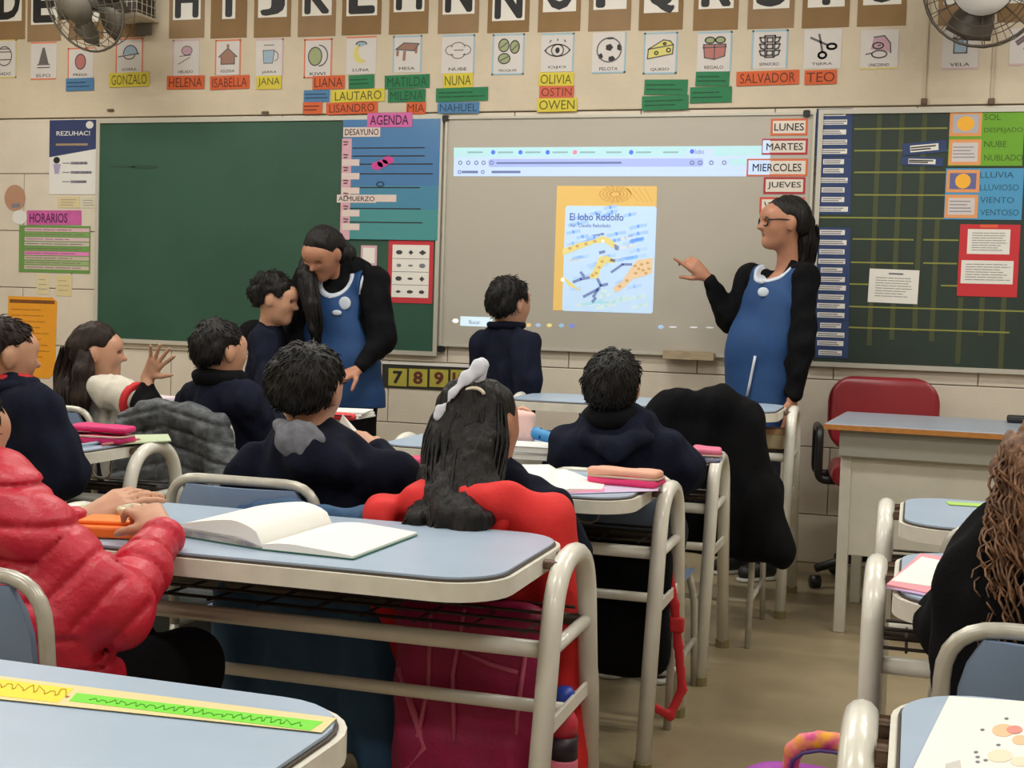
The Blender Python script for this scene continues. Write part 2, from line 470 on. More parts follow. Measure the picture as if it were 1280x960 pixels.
def make_chair():
    t = thing('school_chair', 'x', 'chair')
    # seat
    n = 9; b = MB(); vs = []; fs = []
    out = rrect(-0.19, -0.17, 0.19, 0.21, 0.06, 5)
    def zc(x, y): return 0.415 + 0.25*x*x*0.6 - 0.02*math.sin((y+0.17)/0.38*PI) - (0.03*max(0, (y-0.12)/0.09)**2)
    vs = [(x, y, zc(x, y)) for x, y in out]+[(x, y, zc(x, y)-0.011) for x, y in out]+[(0, 0.02, zc(0, 0.02)), (0, 0.02, zc(0, 0.02)-0.011)]
    m = len(out)
    for i in range(m):
        j = (i+1) % m; fs += [(i, j, m+j, m+i)[::-1], (i, j, 2*m), (m+j, m+i, 2*m+1)]
    smooth_by_angle(b.add(vs, fs).build('seat', M_shell, t), 50)
    # backrest: curved panel
    nx, nz = 11, 7; vs = []; fs = []
    for q in (0, 1):
        for i in range(nz):
            for j in range(nx):
                u = -1+2*j/(nx-1); w = i/(nz-1)
                half = 0.165*(1-0.18*max(0, (w-0.6)/0.4)**2-0.1*max(0, (0.3-w)/0.3)**2)
                vs.append((u*half, -0.205-0.03*w-0.025*(1-u*u)+0.012*q, 0.52+0.215*w))
    for q in (0, 1):
        for i in range(nz-1):
            for j in range(nx-1):
                a = q*nx*nz+i*nx+j; f = (a, a+1, a+nx+1, a+nx); fs.append(f if q == 0 else f[::-1])
    rim = [j for j in range(nx)]+[i*nx+nx-1 for i in range(1, nz)]+[(nz-1)*nx+j for j in range(nx-2, -1, -1)]+[i*nx for i in range(nz-2, 0, -1)]
    for i in range(len(rim)):
        a, c = rim[i], rim[(i+1) % len(rim)]; fs.append((c, a, a+nx*nz, c+nx*nz))
    smooth_by_angle(MB().add(vs, fs).build('backrest', M_shell, t), 50)
    pts = fillet([(-0.185, -0.19, 0.40), (-0.185, -0.225, 0.748), (0.185, -0.225, 0.748), (0.185, -0.19, 0.40)], 0.075, 6)
    MB().tube(pts, 0.0115, 10).build('back_frame', M_chairtube, t, True)
    for s in (-1, 1):
        MB().tube(fillet([(s*0.165, 0.17, 0.395), (s*0.185, 0.20, 0.30), (s*0.19, 0.225, 0.0)], 0.05), 0.011, 9).build('leg', M_chairtube, t, True)
        MB().tube(fillet([(s*0.185, -0.19, 0.40), (s*0.19, -0.20, 0.28), (s*0.19, -0.24, 0.0)], 0.05), 0.011, 9).build('leg', M_chairtube, t, True)
        MB().tube([(s*0.165, 0.17, 0.395), (s*0.185, -0.19, 0.40)], 0.011, 9).build('seat_rail', M_chairtube, t, True)
        MB().tube([(s*0.188, 0.212, 0.16), (s*0.19, -0.215, 0.16)], 0.009, 8).build('stretcher', M_chairtube, t, True)
    MB().tube([(-0.19, -0.215, 0.16), (0.19, -0.215, 0.16)], 0.009, 8).build('stretcher', M_chairtube, t, True)
    return t
chair0 = make_chair(); used_c = []
def place_chair(x, y, label, rz=0):
    o = chair0 if not used_c else copy_tree(chair0)
    used_c.append(1); o.location = (x, y, 0); o.rotation_euler = (0, 0, rz); o['label'] = label; o['group'] = 'tubular school chairs'
    return o
place_chair(-1.35, 1.80, 'chair with worn metal back frame behind the child in red')
place_chair(-1.43, 2.86, 'chair of the grey-hooded boy with a teal coat over its back')
place_chair(-0.885, 2.85, 'chair of the ponytail girl draped with a bright red jacket')
place_chair(-0.80, 3.82, 'chair of the boy seated in front of the black coat').scale = (1, 1, .94)
place_chair(-2.47, 3.02, 'chair of the short-haired child at the left edge')
place_chair(-2.98, 4.26, 'chair of the long-haired girl near the chalkboard')
place_chair(-2.42, 4.26, 'chair of the scarfed boy with the grey quilted coat over its back')
place_chair(-0.70, 4.82, 'chair hidden under the long black coat')
place_chair(0.24, 2.06, 'chair of the curly-haired child in black at the right edge')
place_chair(0.26, 2.98, 'empty chair tucked at the desk with lime tape')

# teacher's table
M_tgrey = mat('table_metal', (196, 192, 178), 0.45, var=0.08, scale=10, bump=0.06, bscale=40)
M_ttop = mat('table_laminate', (148, 158, 170), 0.3, var=0.06, scale=6)
M_wood = mat('table_edge_wood', (190, 128, 62), 0.45, var=0.3, scale=30, stretch=(1, 8, 8))
tt = thing('teacher_table', 'grey metal teacher table with orange wooden edge before the red armchair', 'table', (-0.30, 4.90, 0), rz=-0.06)
L_, Dp, Hh = 1.35, 0.70, 0.775
top = MB().bbox((0, 0, Hh-0.022), (L_, Dp, Hh), 0.003).build('tabletop', M_ttop, tt)
MB().box((-0.002, -0.004, Hh-0.0215), (L_+0.002, 0, Hh-0.003)).build('front_edge', M_wood, top)
MB().box((-0.004, 0, Hh-0.0215), (0, Dp, Hh-0.003)).build('side_edge', M_wood, top)
MB().bbox((0.05, 0.03, 0.655), (L_-0.05, 0.06, Hh-0.022), 0.004).build('apron_rail', mat('table_rail', (150, 148, 138), 0.45), tt)
MB().bbox((0.075, 0.062, 0.29), (L_-0.075, 0.075, 0.70), 0.003).build('modesty_panel', M_tgrey, tt)
for sx in (0.055, L_-0.095):
    for sy in (0.055, Dp-0.095): MB().bbox((sx, sy, 0), (sx+0.04, sy+0.04, Hh-0.022), 0.004).build('leg', M_tgrey, tt)
MB().bbox((0.06, 0.62, 0.655), (L_-0.06, 0.65, Hh-0.022), 0.004).build('apron_rail', M_tgrey, tt)

# red armchair
M_red = mat('red_vinyl', (138, 20, 34), 0.35, var=0.12, scale=8, coat=0.15)
M_blk = mat('black_plastic', (22, 22, 24), 0.4)
rc = thing('armchair', 'red vinyl swivel armchair with black armrests against the wall', 'chair', (-0.10, 5.86, 0), rz=PI+0.12)
def cushion(half, r, bend, name, loc, Rx=0.0, bendaxis='z', corner=0.0):
    s = SDF(); s.rbox((0, 0, 0), half, r, 0.0)
    if corner:
        i_, j_ = (0, 2) if half[1] < half[2] else (0, 1); top = half[j_]
        def rc_(P): q0 = np.abs(P[:, i_])-(half[i_]-corner); q1 = np.abs(P[:, j_])-(top-corner); return np.sqrt(np.maximum(q0, 0)**2+np.maximum(q1, 0)**2)+np.minimum(np.maximum(q0, q1), 0)-corner
        s.cut(rc_)
    v, f = s.mesh(0.009, 2)
    if bendaxis == 'z': v[:, 1] -= bend*(v[:, 0]/half[0])**2
    c, sn = math.cos(Rx), math.sin(Rx)
    v = np.stack([v[:, 0], v[:, 1]*c-v[:, 2]*sn, v[:, 1]*sn+v[:, 2]*c], 1)+np.array(loc)
    return mesh_obj(name, v, f, M_red, rc, True)
cushion((0.24, 0.035, 0.17), 0.034, -0.035, 'backrest', (0, -0.21, 0.735), 0.08, corner=.12)
cushion((0.235, 0.22, 0.045), 0.044, 0.0, 'seat', (0, 0.03, 0.50), 0.0, corner=.12)
for s in (-1, 1):
    MB().tube(fillet([(s*0.21, 0.12, 0.47), (s*0.285, 0.12, 0.47), (s*0.285, 0.12, 0.685), (s*0.285, -0.16, 0.685), (s*0.285, -0.16, 0.47), (s*0.21, -0.14, 0.47)], 0.05), 0.017, 10).build('armrest', M_blk, rc, True)
MB().bbox((-0.03, -0.24, 0.46), (0.03, -0.215, 0.72), 0.006).build('back_support', M_blk, rc)
MB().lathe([(0.035, 0.12), (0.03, 0.3), (0.025, 0.46)], n=14).build('column', M_blk, rc, True)
for k in range(5):
    a = 2*PI*k/5+0.3; c, s_ = math.cos(a), math.sin(a)
    lg = MB().tube([(0, 0, 0.15), (0.15*c, 0.15*s_, 0.125), (0.29*c, 0.29*s_, 0.085)], [0.028, 0.022, 0.018], 8).build('base_leg', M_blk, rc, True)
    MB().lathe([(0.012, -0.022), (0.028, -0.02), (0.028, 0.02), (0.012, 0.022)], (0.29*c, 0.29*s_, 0.029), 12, R=[[-s_, 0, c], [c, 0, s_], [0, 1, 0]]).build('caster', M_blk, lg, True)

# ================================================================ ON THE BOARD WALL
def wp(x, y):
    q = at(x, y, WALLY); return q[0], q[2]
def wrect(x0, y0, x1, y1):
    xm, ym = (x0+x1)/2, (y0+y1)/2
    return wp(x0, ym)[0], wp(xm, y1)[1], wp(x1, ym)[0], wp(xm, y0)[1]
def paper(c, rough=0.75):
    return mat('paper_%d_%d_%d' % tuple(c), c, rough, var=0.04, scale=12)
INK = mat('black_ink', (26, 25, 28), 0.6)
class Card:
    """a flat thing on the wall plane: root at its centre, parts given in metres (u right, v up) from the centre"""
    def __init__(s, name, label, cat, px, off, thick=0.0015, group=None, rot=0.0, wall=True):
        u0, v0, u1, v1 = wrect(*px); s.w, s.h = u1-u0, v1-v0
        s.t = thing(name, label, cat, ((u0+u1)/2, WALLY-off, (v0+v1)/2), group=group)
        s.t.rotation_euler = (0, rot, 0); s.th = thick; s.cx, s.cz = (u0+u1)/2, (v0+v1)/2; s.sub = None
    def px(s, x, y):
        X, Z = wp(x, y); return X-s.cx, Z-s.cz
    def M(s, lay):
        return lambda v: np.stack([v[:, 0], -v[:, 2]-lay, v[:, 1]], 1)
    def rect(s, name, a, m, lay=0.0, th=None, parent=None, r=0.0):
        u0, v0, u1, v1 = a; th = s.th if th is None else th
        poly = rrect(u0, v0, u1, v1, r, 4) if r else [(u0, v0), (u1, v0), (u1, v1), (u0, v1)]
        return MB().prism(poly, 0, th, s.M(lay)).build(name, m, parent or s.t)
    def rpx(s, name, p, m, lay=0.0, th=0.0004, parent=None, r=0.0):
        u0, v0, u1, v1 = wrect(*p); return s.rect(name, (u0-s.cx, v0-s.cz, u1-s.cx, v1-s.cz), m, lay, th, parent, r)
    def full(s, name, m, inset=0.0, lay=0.0, th=None, r=0.0, parent=None):
        return s.rect(name, (-s.w/2+inset, -s.h/2+inset, s.w/2-inset, s.h/2-inset), m, lay, th, parent, r)
    def text(s, txt, a, m, lay, bold=0.0, name='lettering', parent=None, rot=0.0, keep=False):
        v, f = text_mesh(txt, bold); v = v.copy(); lo, hi = v.min(0), v.max(0)
        u0, v0, u1, v1 = a; sx = (u1-u0)/(hi[0]-lo[0]+1e-9); sy = (v1-v0)/(hi[1]-lo[1]+1e-9)
        if keep: sx = sy = min(sx, sy)
        q = np.stack([u0+(v[:, 0]-lo[0])*sx, v0+(v[:, 1]-lo[1])*sy, v[:, 2]], 1)
        return mesh_obj(name, s.M(lay)(q), f, m, parent or s.t)
    def tpx(s, txt, p, m, lay, bold=0.0, name='lettering', parent=None):
        u0, v0, u1, v1 = wrect(*p); return s.text(txt, (u0-s.cx, v0-s.cz, u1-s.cx, v1-s.cz), m, lay, bold, name, parent)
    def strokes(s, lines, wd, m, lay, name='drawing', parent=None):
        """ink lines as flat ribbons; lines: lists of (u, v)"""
        b = MB()
        for L in lines:
            P = np.array(L, float)
            for i in range(len(P)-1):
                d = P[i+1]-P[i]; l = np.linalg.norm(d)+1e-9; d /= l; n_ = np.array([-d[1], d[0]])*wd/2; e = d*wd*0.3
                q = [P[i]-n_-e, P[i+1]-n_+e, P[i+1]+n_+e, P[i]+n_-e]
                b.add(s.M(lay)(np.array([(x, y, 0) for x, y in q])), [(0, 1, 2, 3)])
        o = b.build(name, m, parent or s.t)
        return tag(o, kind='stuff') if len(lines) > 1 else o
    def shapes(s, polys, m, lay, name='drawing', parent=None):
        b = MB()
        for p in polys: b.prism(p, 0, 0.0002, s.M(lay))
        o = b.build(name, m, parent or s.t)
        return tag(o, kind='stuff') if len(polys) > 1 else o
    def scribble(s, a, n, m, lay, seed=0, wd=0.004, name='writing', parent=None):
        """rows of illegible small writing"""
        g = random.Random(seed); u0, v0, u1, v1 = a; L = []
        for i in range(n):
            v = v1-(v1-v0)*(i+0.5)/n; u = u0; e = u1-(u1-u0)*g.uniform(0, 0.3)
            while u < e:
                l = g.uniform(0.12, 0.3)*(u1-u0); L.append([(u, v), (min(u+l, e), v)]); u += l+0.03*(u1-u0)
        return s.strokes(L, wd, m, lay, name, parent)
def ring(cu, cv, ru, rv, n=20, a0=0, a1=2*PI):
    return [(cu+ru*math.cos(a0+(a1-a0)*i/n), cv+rv*math.sin(a0+(a1-a0)*i/n)) for i in range(n+1)]
def disc(cu, cv, ru, rv, n=18): return ring(cu, cv, ru, rv, n)[:-1]

# ---- boards
M_green = mat('green_chalkboard', (36, 78, 60), 0.55, var=0.18, scale=2.5, bump=0.03, bscale=150)
M_dgreen = mat('dark_chalkboard', (32, 50, 40), 0.5, var=0.2, scale=2.0, bump=0.03, bscale=150)
M_alu = mat('board_frame', (190, 186, 174), 0.4, metal=0.25)
M_white = mat('whiteboard', (178, 172, 160), 0.3, var=0.04, scale=1.5)
M_wood2 = mat('tray_wood', (176, 158, 128), 0.5, var=0.2, scale=20, stretch=(1, 6, 6))
def board(name, label, px, m, frame=0.022, depth=0.026, x1=None):
    c = Card(name, label, 'board', px, 0.0, depth)
    u0, v0, u1, v1 = -c.w/2, -c.h/2, c.w/2, c.h/2
    if x1 is not None: u1 = x1-c.cx
    c.rect('panel', (u0+frame*0.7, v0+frame*0.7, u1-frame*0.7, v1-frame*0.7), m, 0.0005, depth-0.008)
    for nm, a in (('frame_bar', (u0, v1-frame, u1, v1)), ('frame_bar', (u0, v0, u1, v0+frame)), ('frame_bar', (u0, v0+frame, u0+frame, v1-frame)), ('frame_bar', (u1-frame, v0+frame, u1, v1-frame))):
        c.rect(nm, a, M_alu, 0.0005, depth)
    c.face = depth-0.008+0.0005
    return c
gb = board('chalkboard', 'long green chalkboard with metal frame at the left of the whiteboard', (122, 147, 552, 436), M_green)
wb = board('whiteboard', 'white marker board in the middle carrying the projected picture', (555, 144, 1014, 442), M_white, frame=0.012)
rb = board('chalkboard', 'dark green chalkboard ruled with yellow tape behind the teacher table', (1017, 136, 1290, 463), M_dgreen, x1=2.2)
for a, (x, y) in enumerate(((559, 149), (1009, 143), (553, 436), (1006, 448))):
    u, v = wb.px(x, y); wb.rect('corner_cap', (u-0.016, v-0.016, u+0.016, v+0.016), M_blk, 0.0008, 0.03, r=0.008)
tr = Card('marker_tray', 'small wooden tray at the foot of the whiteboard', 'tray', (832, 440, 895, 449), 0.027, 0.05)
tr.full('shelf_plate', M_wood2); tr.rect('lip', (-tr.w/2, -tr.h/2, tr.w/2, tr.h/2+0.006), M_wood2, 0.05, 0.006)
GB, WB, RB = 0.0195, 0.0195, 0.0195          # how far the writing faces stand off the wall
E1 = 0.0006
# chalk smear
c = Card('chalk_smudge', 'dark wiped smudge on the left of the green chalkboard', 'smudge', (138, 206, 208, 213), GB, 0.0004)
c.shapes([ring(0.3*c.w*0.5, 0, c.w*0.25, c.h*0.35)[:-1], ring(-0.25*c.w, 0.1*c.h, c.w*0.25, c.h*0.15)[:-1]], mat('smudge', (30, 62, 46), 0.7), 0.0, 'smear')

# tape grid on the right board
M_tape = mat('yellow_tape', (134, 136, 62), 0.6); M_tape2 = mat('olive_tape', (66, 72, 40), 0.6)
hz = [(162, 1068, 1184), (189, 1068, 1184), (216, 1068, 1182), (244, 1068, 1182), (272, 1015, 1182), (299, 1066, 1142), (300, 1154, 1198), (328, 1064, 1142), (329, 1154, 1196), (355, 1060, 1086), (357, 1176, 1197), (383, 1060, 1310), (409, 1058, 1262)]
for i, (y, a, b) in enumerate(hz):
    u0, v = rb.px(a, y); u1, _ = rb.px(b, y); rb.rect('tape_line', (u0, v-0.0035, u1, v+0.0035), M_tape, RB, 0.0005)
for x, y0, y1 in ((1094, 140, 432), (1122, 140, 425), (1150, 140, 415), (1172, 275, 427), (1206, 372, 455), (1233, 372, 420), (1260, 372, 466)):
    u, _ = rb.px(x, 270); v0 = rb.px(x, y1)[1]; v1 = rb.px(x, y0)[1]
    rb.rect('tape_line', (u-0.011, v0, u+0.011, v1), M_tape2, RB, 0.0004)

# ---- alphabet
M_kraft = [mat('kraft_paper_%d' % i, c, 0.8, var=0.08, scale=9) for i, c in enumerate(((140, 110, 72), (146, 118, 86), (134, 104, 66)))]
M_wpaper = mat('white_paper', (226, 222, 214), 0.7, var=0.03, scale=8)
alpha = [('D', -6, 33, 50, 25), ('E', 36, 78, 52, 29), ('F', 88, 131, 50, 26), ('G', 138, 183, 47, 22), ('H', 213, 257, 48, 23), ('I', 265, 310, 48, 22), ('J', 319, 365, 47, 20), ('K', 374, 421, 46, 18), ('L', 429, 478, 44, 18), ('M', 488, 537, 43, 13), ('N', 549, 600, 42, 16), ('\u00d1', 611, 663, 41, 24), ('O', 674, 727, 40, 13), ('P', 737, 790, 39, 10), ('Q', 800, 855, 38, 14), ('R', 868, 924, 38, 9), ('S', 936, 994, 36, 9), ('T', 1004, 1063, 35, 7), ('U', 1073, 1134, 33, 4), ('V', 1174, 1230, 32, 3), ('W', 1241, 1300, 28, 2)]
for i, (ch, x0, x1, yb, yl) in enumerate(alpha):
    c = Card('alphabet_card', 'brown kraft alphabet card with a big black letter %s' % ('N with tilde' if ch == '\u00d1' else ch), 'card', (x0, yb-82, x1, yb), 0.009, 0.0015, group='alphabet cards along the top of the wall')
    c.full('backing', M_kraft[i % 3]); zl = c.px((x0+x1)/2, yl)[1]
    wd = c.w*(0.78 if ch not in 'I' else 0.36); hh = 0.20
    c.rect('white_panel', (-wd/2, zl-0.009, wd/2, min(zl+hh+0.012, c.h/2-0.005)), M_wpaper, 0.0015, 0.0006)
    lw = wd*0.86 if ch not in 'I' else wd*0.55
    c.text(ch, (-lw/2, zl-(0.012 if ch == 'Q' else 0), lw/2, zl+hh+(0.03 if ch == '\u00d1' else 0)), INK, 0.0024, 0.035, 'letter')

# ---- picture cards
OR, BL, YE, PK = (214, 120, 86), (150, 180, 196), (206, 190, 120), (200, 170, 178)
def pc(x0, y0, x1, y1, border, what, caption, side='ltrb'):
    c = Card('picture_card', 'small paper picture card showing %s under the alphabet' % what, 'card', (x0, y0, x1, y1), 0.009, 0.001, group='picture cards under the alphabet')
    c.full('sheet', mat('card_sheet', (206, 200, 196), 0.7, var=0.04, scale=12))
    mb = mat('border_%d_%d_%d' % border, border, 0.7); t_ = 0.008; w, h = c.w/2, c.h/2
    for q, a in (('l', (-w, -h, -w+t_, h)), ('r', (w-t_, -h, w, h)), ('t', (-w, h-t_, w, h)), ('b', (-w, -h, w, -h+t_))):
        if q in side: c.rect('border', a, mb, 0.001, 0.0004)
    if caption: c.text(caption, (-w*0.55, -h*0.86, w*0.55, -h*0.70), mat('caption_ink', (70, 66, 66), 0.7), 0.0013, 0.01, 'caption')
    W = lambda L: [(u*w*0.8, v*h*0.62+h*0.14) for u, v in L]
    return c, W
P_ = lambda n, c_: mat('pencil_'+n, c_, 0.7)
GRY, BRN, RED, GRN, YEL, BLU, VIO = P_('grey', (96, 92, 92)), P_('brown', (150, 112, 96)), P_('red', (176, 110, 104)), P_('green', (150, 160, 118)), P_('yellow', (206, 196, 110)), P_('blue', (150, 172, 188)), P_('violet', (186, 150, 162))
def draw(c, W, fills, lines, wd=0.006):
    for m, pl in fills: c.shapes([W(p) for p in pl], m, 0.0012, 'coloured_shape')
    if lines: c.strokes([W(l) for l in lines], wd, GRY, 0.0016, 'outline')
c, W = pc(-8, 50, 22, 98, YE, 'a striped round face', 'DADO'); draw(c, W, [], [ring(0, 0, .75, .8), [(-.6, .35), (.6, .35)], [(-.65, -.3), (.65, -.3)], [(-.5, .6), (.5, .6)]])
c, W = pc(40, 53, 72, 100, OR, 'a grey pointed figure', 'ELFO', 'tb'); draw(c, W, [(GRY, [[(-.5, -.5), (.5, -.5), (.1, .9), (-.1, .9)]])], [[(-.6, -.8), (.6, -.8)], [(-.6, -.55), (.6, -.55)]])
c, W = pc(86, 60, 118, 98, OR, 'a reddish oval behind the grey fan', 'FRESA', 'lt'); draw(c, W, [(RED, [disc(0, -.1, .5, .8)])], [ring(0, -.1, .5, .8)])
c, W = pc(146, 48, 180, 92, OR, 'a blue cap', 'GORRA', 'ltr'); draw(c, W, [(BLU, [ring(0.1, -.1, .65, .8, 14, 0, PI)])], [ring(0.1, -.1, .65, .8, 14, 0, PI), [(-1, -.3), (.9, -.05)], ring(0, -.2, .5, .35, 10, PI, 2*PI)])
c, W = pc(217, 50, 250, 95, PK, 'a pale pink ice cream', 'HELADO', 'lt'); draw(c, W, [(VIO, [disc(0.1, .4, .5, .4)])], [ring(0.1, .4, .5, .4), [(-.7, -.8), (.4, -.2)], [(-.6, -.1), (.5, 0)]], 0.004)
c, W = pc(270, 50, 302, 94, OR, 'a brown church with a cross', 'IGLESIA', 'ltr'); draw(c, W, [(BRN, [[(-.9, -.2), (0, .6), (.9, -.2), (.7, -.25), (.65, -.85), (-.65, -.85), (-.7, -.25)], disc(0, .8, .14, .2)])], [[(-.9, -.2), (0, .6), (.9, -.2)], [(-.65, -.85), (.65, -.85)], [(-.65, -.85), (-.65, -.2)], [(.65, -.85), (.65, -.2)]])
c, W = pc(321, 49, 355, 96, PK, 'a light blue jug', 'JARRA', 'tr'); draw(c, W, [(BLU, [[(-.5, -.7), (.3, -.7), (.45, .4), (-.6, .4)]])], [[(-.5, -.7), (.3, -.7), (.45, .4), (-.6, .4), (-.5, -.7)], ring(.5, -.1, .3, .4, 10, -PI/2, PI/2), [(-.5, .85), (.4, .85)]], 0.004)
c, W = pc(381, 49, 416, 98, OR, 'a green kiwi fruit', 'KIWI'); draw(c, W, [(GRN, [disc(-.25, -.05, .6, .75)])], [ring(-.25, -.05, .6, .75), ring(.1, 0, .75, .85, 14, -PI/2, PI/2)])
c, W = pc(434, 46, 471, 93, OR, 'a yellow crescent moon', 'LUNA', 't'); draw(c, W, [(YEL, [ring(0, -.1, .65, .8, 14, PI*.55, PI*1.7)+ring(.35, .1, .6, .75, 12, PI*1.5, PI*.8)]), (BLU, [disc(0, .75, .4, .2)])], [ring(0, .7, .45, .25, 10, 0, PI)])
c, W = pc(492, 45, 528, 91, BL, 'a brown wooden table', 'MESA', 'ltr'); draw(c, W, [(BRN, [[(-1, .2), (-.3, .75), (1, .65), (.6, .05)], [(-.95, .1), (-.7, .1), (-.75, -.4), (-.95, -.4)], [(-.35, .05), (-.1, .05), (-.15, -.8), (-.4, -.8)], [(.65, .3), (.9, .4), (.85, -.2), (.65, -.2)]])], [[(-1, .2), (-.3, .75), (1, .65), (.6, .05), (-1, .2)]])
c, W = pc(553, 44, 594, 92, BL, 'a pale cloud outline', 'NUBE', 'tr'); draw(c, W, [], [ring(-.5, .1, .45, .4, 10, PI*.5, PI*1.6), ring(0, .35, .5, .4, 10, 0, PI), ring(.5, .1, .45, .4, 10, -PI*.6, PI*.5), ring(0, -.2, .5, .4, 10, PI, 2*PI), [(-.3, .1), (.4, .1)]], 0.004)
c, W = pc(616, 43, 656, 94, BL, 'three beige dumplings', '\u00d1OQUIS'); draw(c, W, [(GRN, [disc(-.35, .5, .4, .5), disc(.5, .35, .35, .5), disc(-.3, -.55, .45, .4)])], [ring(-.35, .5, .4, .5), ring(.5, .35, .35, .5), ring(-.3, -.55, .45, .4), [(-.6, .3), (-.1, .7)], [(.3, .1), (.7, .5)], [(-.6, -.7), (0, -.4)]])
c, W = pc(677, 42, 718, 90, BL, 'an open eye', 'OJO', 'tr'); draw(c, W, [(INK, [disc(0, -.05, .17, .25)])], [ring(0, -.35, 1, .8, 14, PI*.1, PI*.9), ring(0, .25, 1, .8, 14, PI*1.1, PI*1.9), ring(0, -.05, .45, .5), [(-.6, .65), (-.5, .8)], [(0, .75), (0, .9)], [(.6, .65), (.5, .8)]])
c, W = pc(741, 41, 783, 92, BL, 'a black and white football', 'PELOTA', 'rb'); draw(c, W, [(INK, [disc(0, .2, .3, .3, 5), disc(.75, .2, .2, .3, 5), disc(.2, -.7, .28, .25, 5), disc(-.62, -.5, .18, .28, 5), disc(0.05, .92, .35, .1, 6)])], [ring(0, 0, .9, .95)])
c, W = pc(805, 41, 847, 93, BL, 'a wedge of yellow cheese', 'QUESO'); draw(c, W, [(YEL, [[(-.95, -.65), (-.9, .1), (.2, .8), (.7, .7), (.95, .4), (.9, -.3)]])], [[(-.95, -.65), (-.9, .1), (.95, .4), (.9, -.3), (-.95, -.65)], [(-.9, .1), (.2, .8), (.7, .7), (.95, .4)], ring(-.3, -.2, .13, .12, 8), ring(.6, 0, .15, .15, 8), ring(.3, .5, .1, .08, 8)])
c, W = pc(872, 40, 915, 90, BL, 'a wrapped pink present with green bow', 'REGALO', 'tr'); draw(c, W, [(RED, [[(-.7, -.7), (0, -.85), (.75, -.6), (.8, .3), (-.8, .3)]]), (GRN, [disc(-.35, .7, .35, .25), disc(.4, .7, .35, .25)])], [[(-.7, -.7), (0, -.85), (.75, -.6), (.8, .35), (-.8, .35), (-.7, -.7)], [(-.85, .1), (.85, .15)], ring(-.35, .7, .35, .25), ring(.4, .7, .35, .25), [(0, .3), (0, -.85)]])
c, W = pc(940, 38, 985, 86, BL, 'a traffic light outline', 'SEMAFORO', 'ltr'); draw(c, W, [], [[(-.3, -.9), (.3, -.9), (.35, .9), (-.35, .9), (-.3, -.9)]]+[[(-.2, v-.18), (.2, v-.18), (.2, v+.18), (-.2, v+.18), (-.2, v-.18)] for v in (-.55, 0, .55)]+[[(s*.35, v+.2), (s*.7, v+.2), (s*.6, v-.15), (s*.35, v-.25)] for v in (-.55, 0, .55) for s in (-1, 1)], 0.008)
c, W = pc(1005, 37, 1052, 86, (196, 184, 158), 'grey scissors', 'TIJERA', ''); draw(c, W, [], [[(-.8, .7), (.35, .05)], [(-.25, .95), (.0, -.5)], ring(.6, -.05, .3, .22), ring(0, -.75, .25, .25)], 0.01)
c, W = pc(1076, 38, 1123, 87, YE, 'a pink shaggy animal', 'UNICORNIO', 'b'); draw(c, W, [(VIO, [[(-.6, -.2), (-.4, .8), (.3, .9), (.7, .3), (.75, -.5), (.3, -.3)]])], [ring(-.1, .1, .35, .25), [(-.1, .1), (.05, .15)], ring(0, -.6, .5, .3), [(-.4, .8), (.3, .9), (.7, .3), (.75, -.5)], [(-.9, -.6), (-.5, -.5)]])
c, W = pc(1178, 34, 1223, 87, PK, 'a lidded jar below the right fan', 'VELA', 'b'); draw(c, W, [(BLU, [[(-.45, -.6), (.45, -.6), (.45, .4), (-.45, .4)]])], [[(-.45, -.6), (.45, -.6), (.45, .4), (-.45, .4), (-.45, -.6)], [(-.5, .5), (0, .8), (.5, .5)], [(-.5, .5), (.5, .5)]])
c, W = pc(1262, 36, 1306, 82, PK, 'dark violet stripes at the right edge', '', 'b'); draw(c, W, [(VIO, [[(-.9, .3), (-.2, .9), (.2, .6), (-.6, -.1)]])], [[(-.8, .2), (-.1, .8)], [(-.7, .0), (0, .6)], [(-.2, -.4), (.5, .1)]], 0.01)

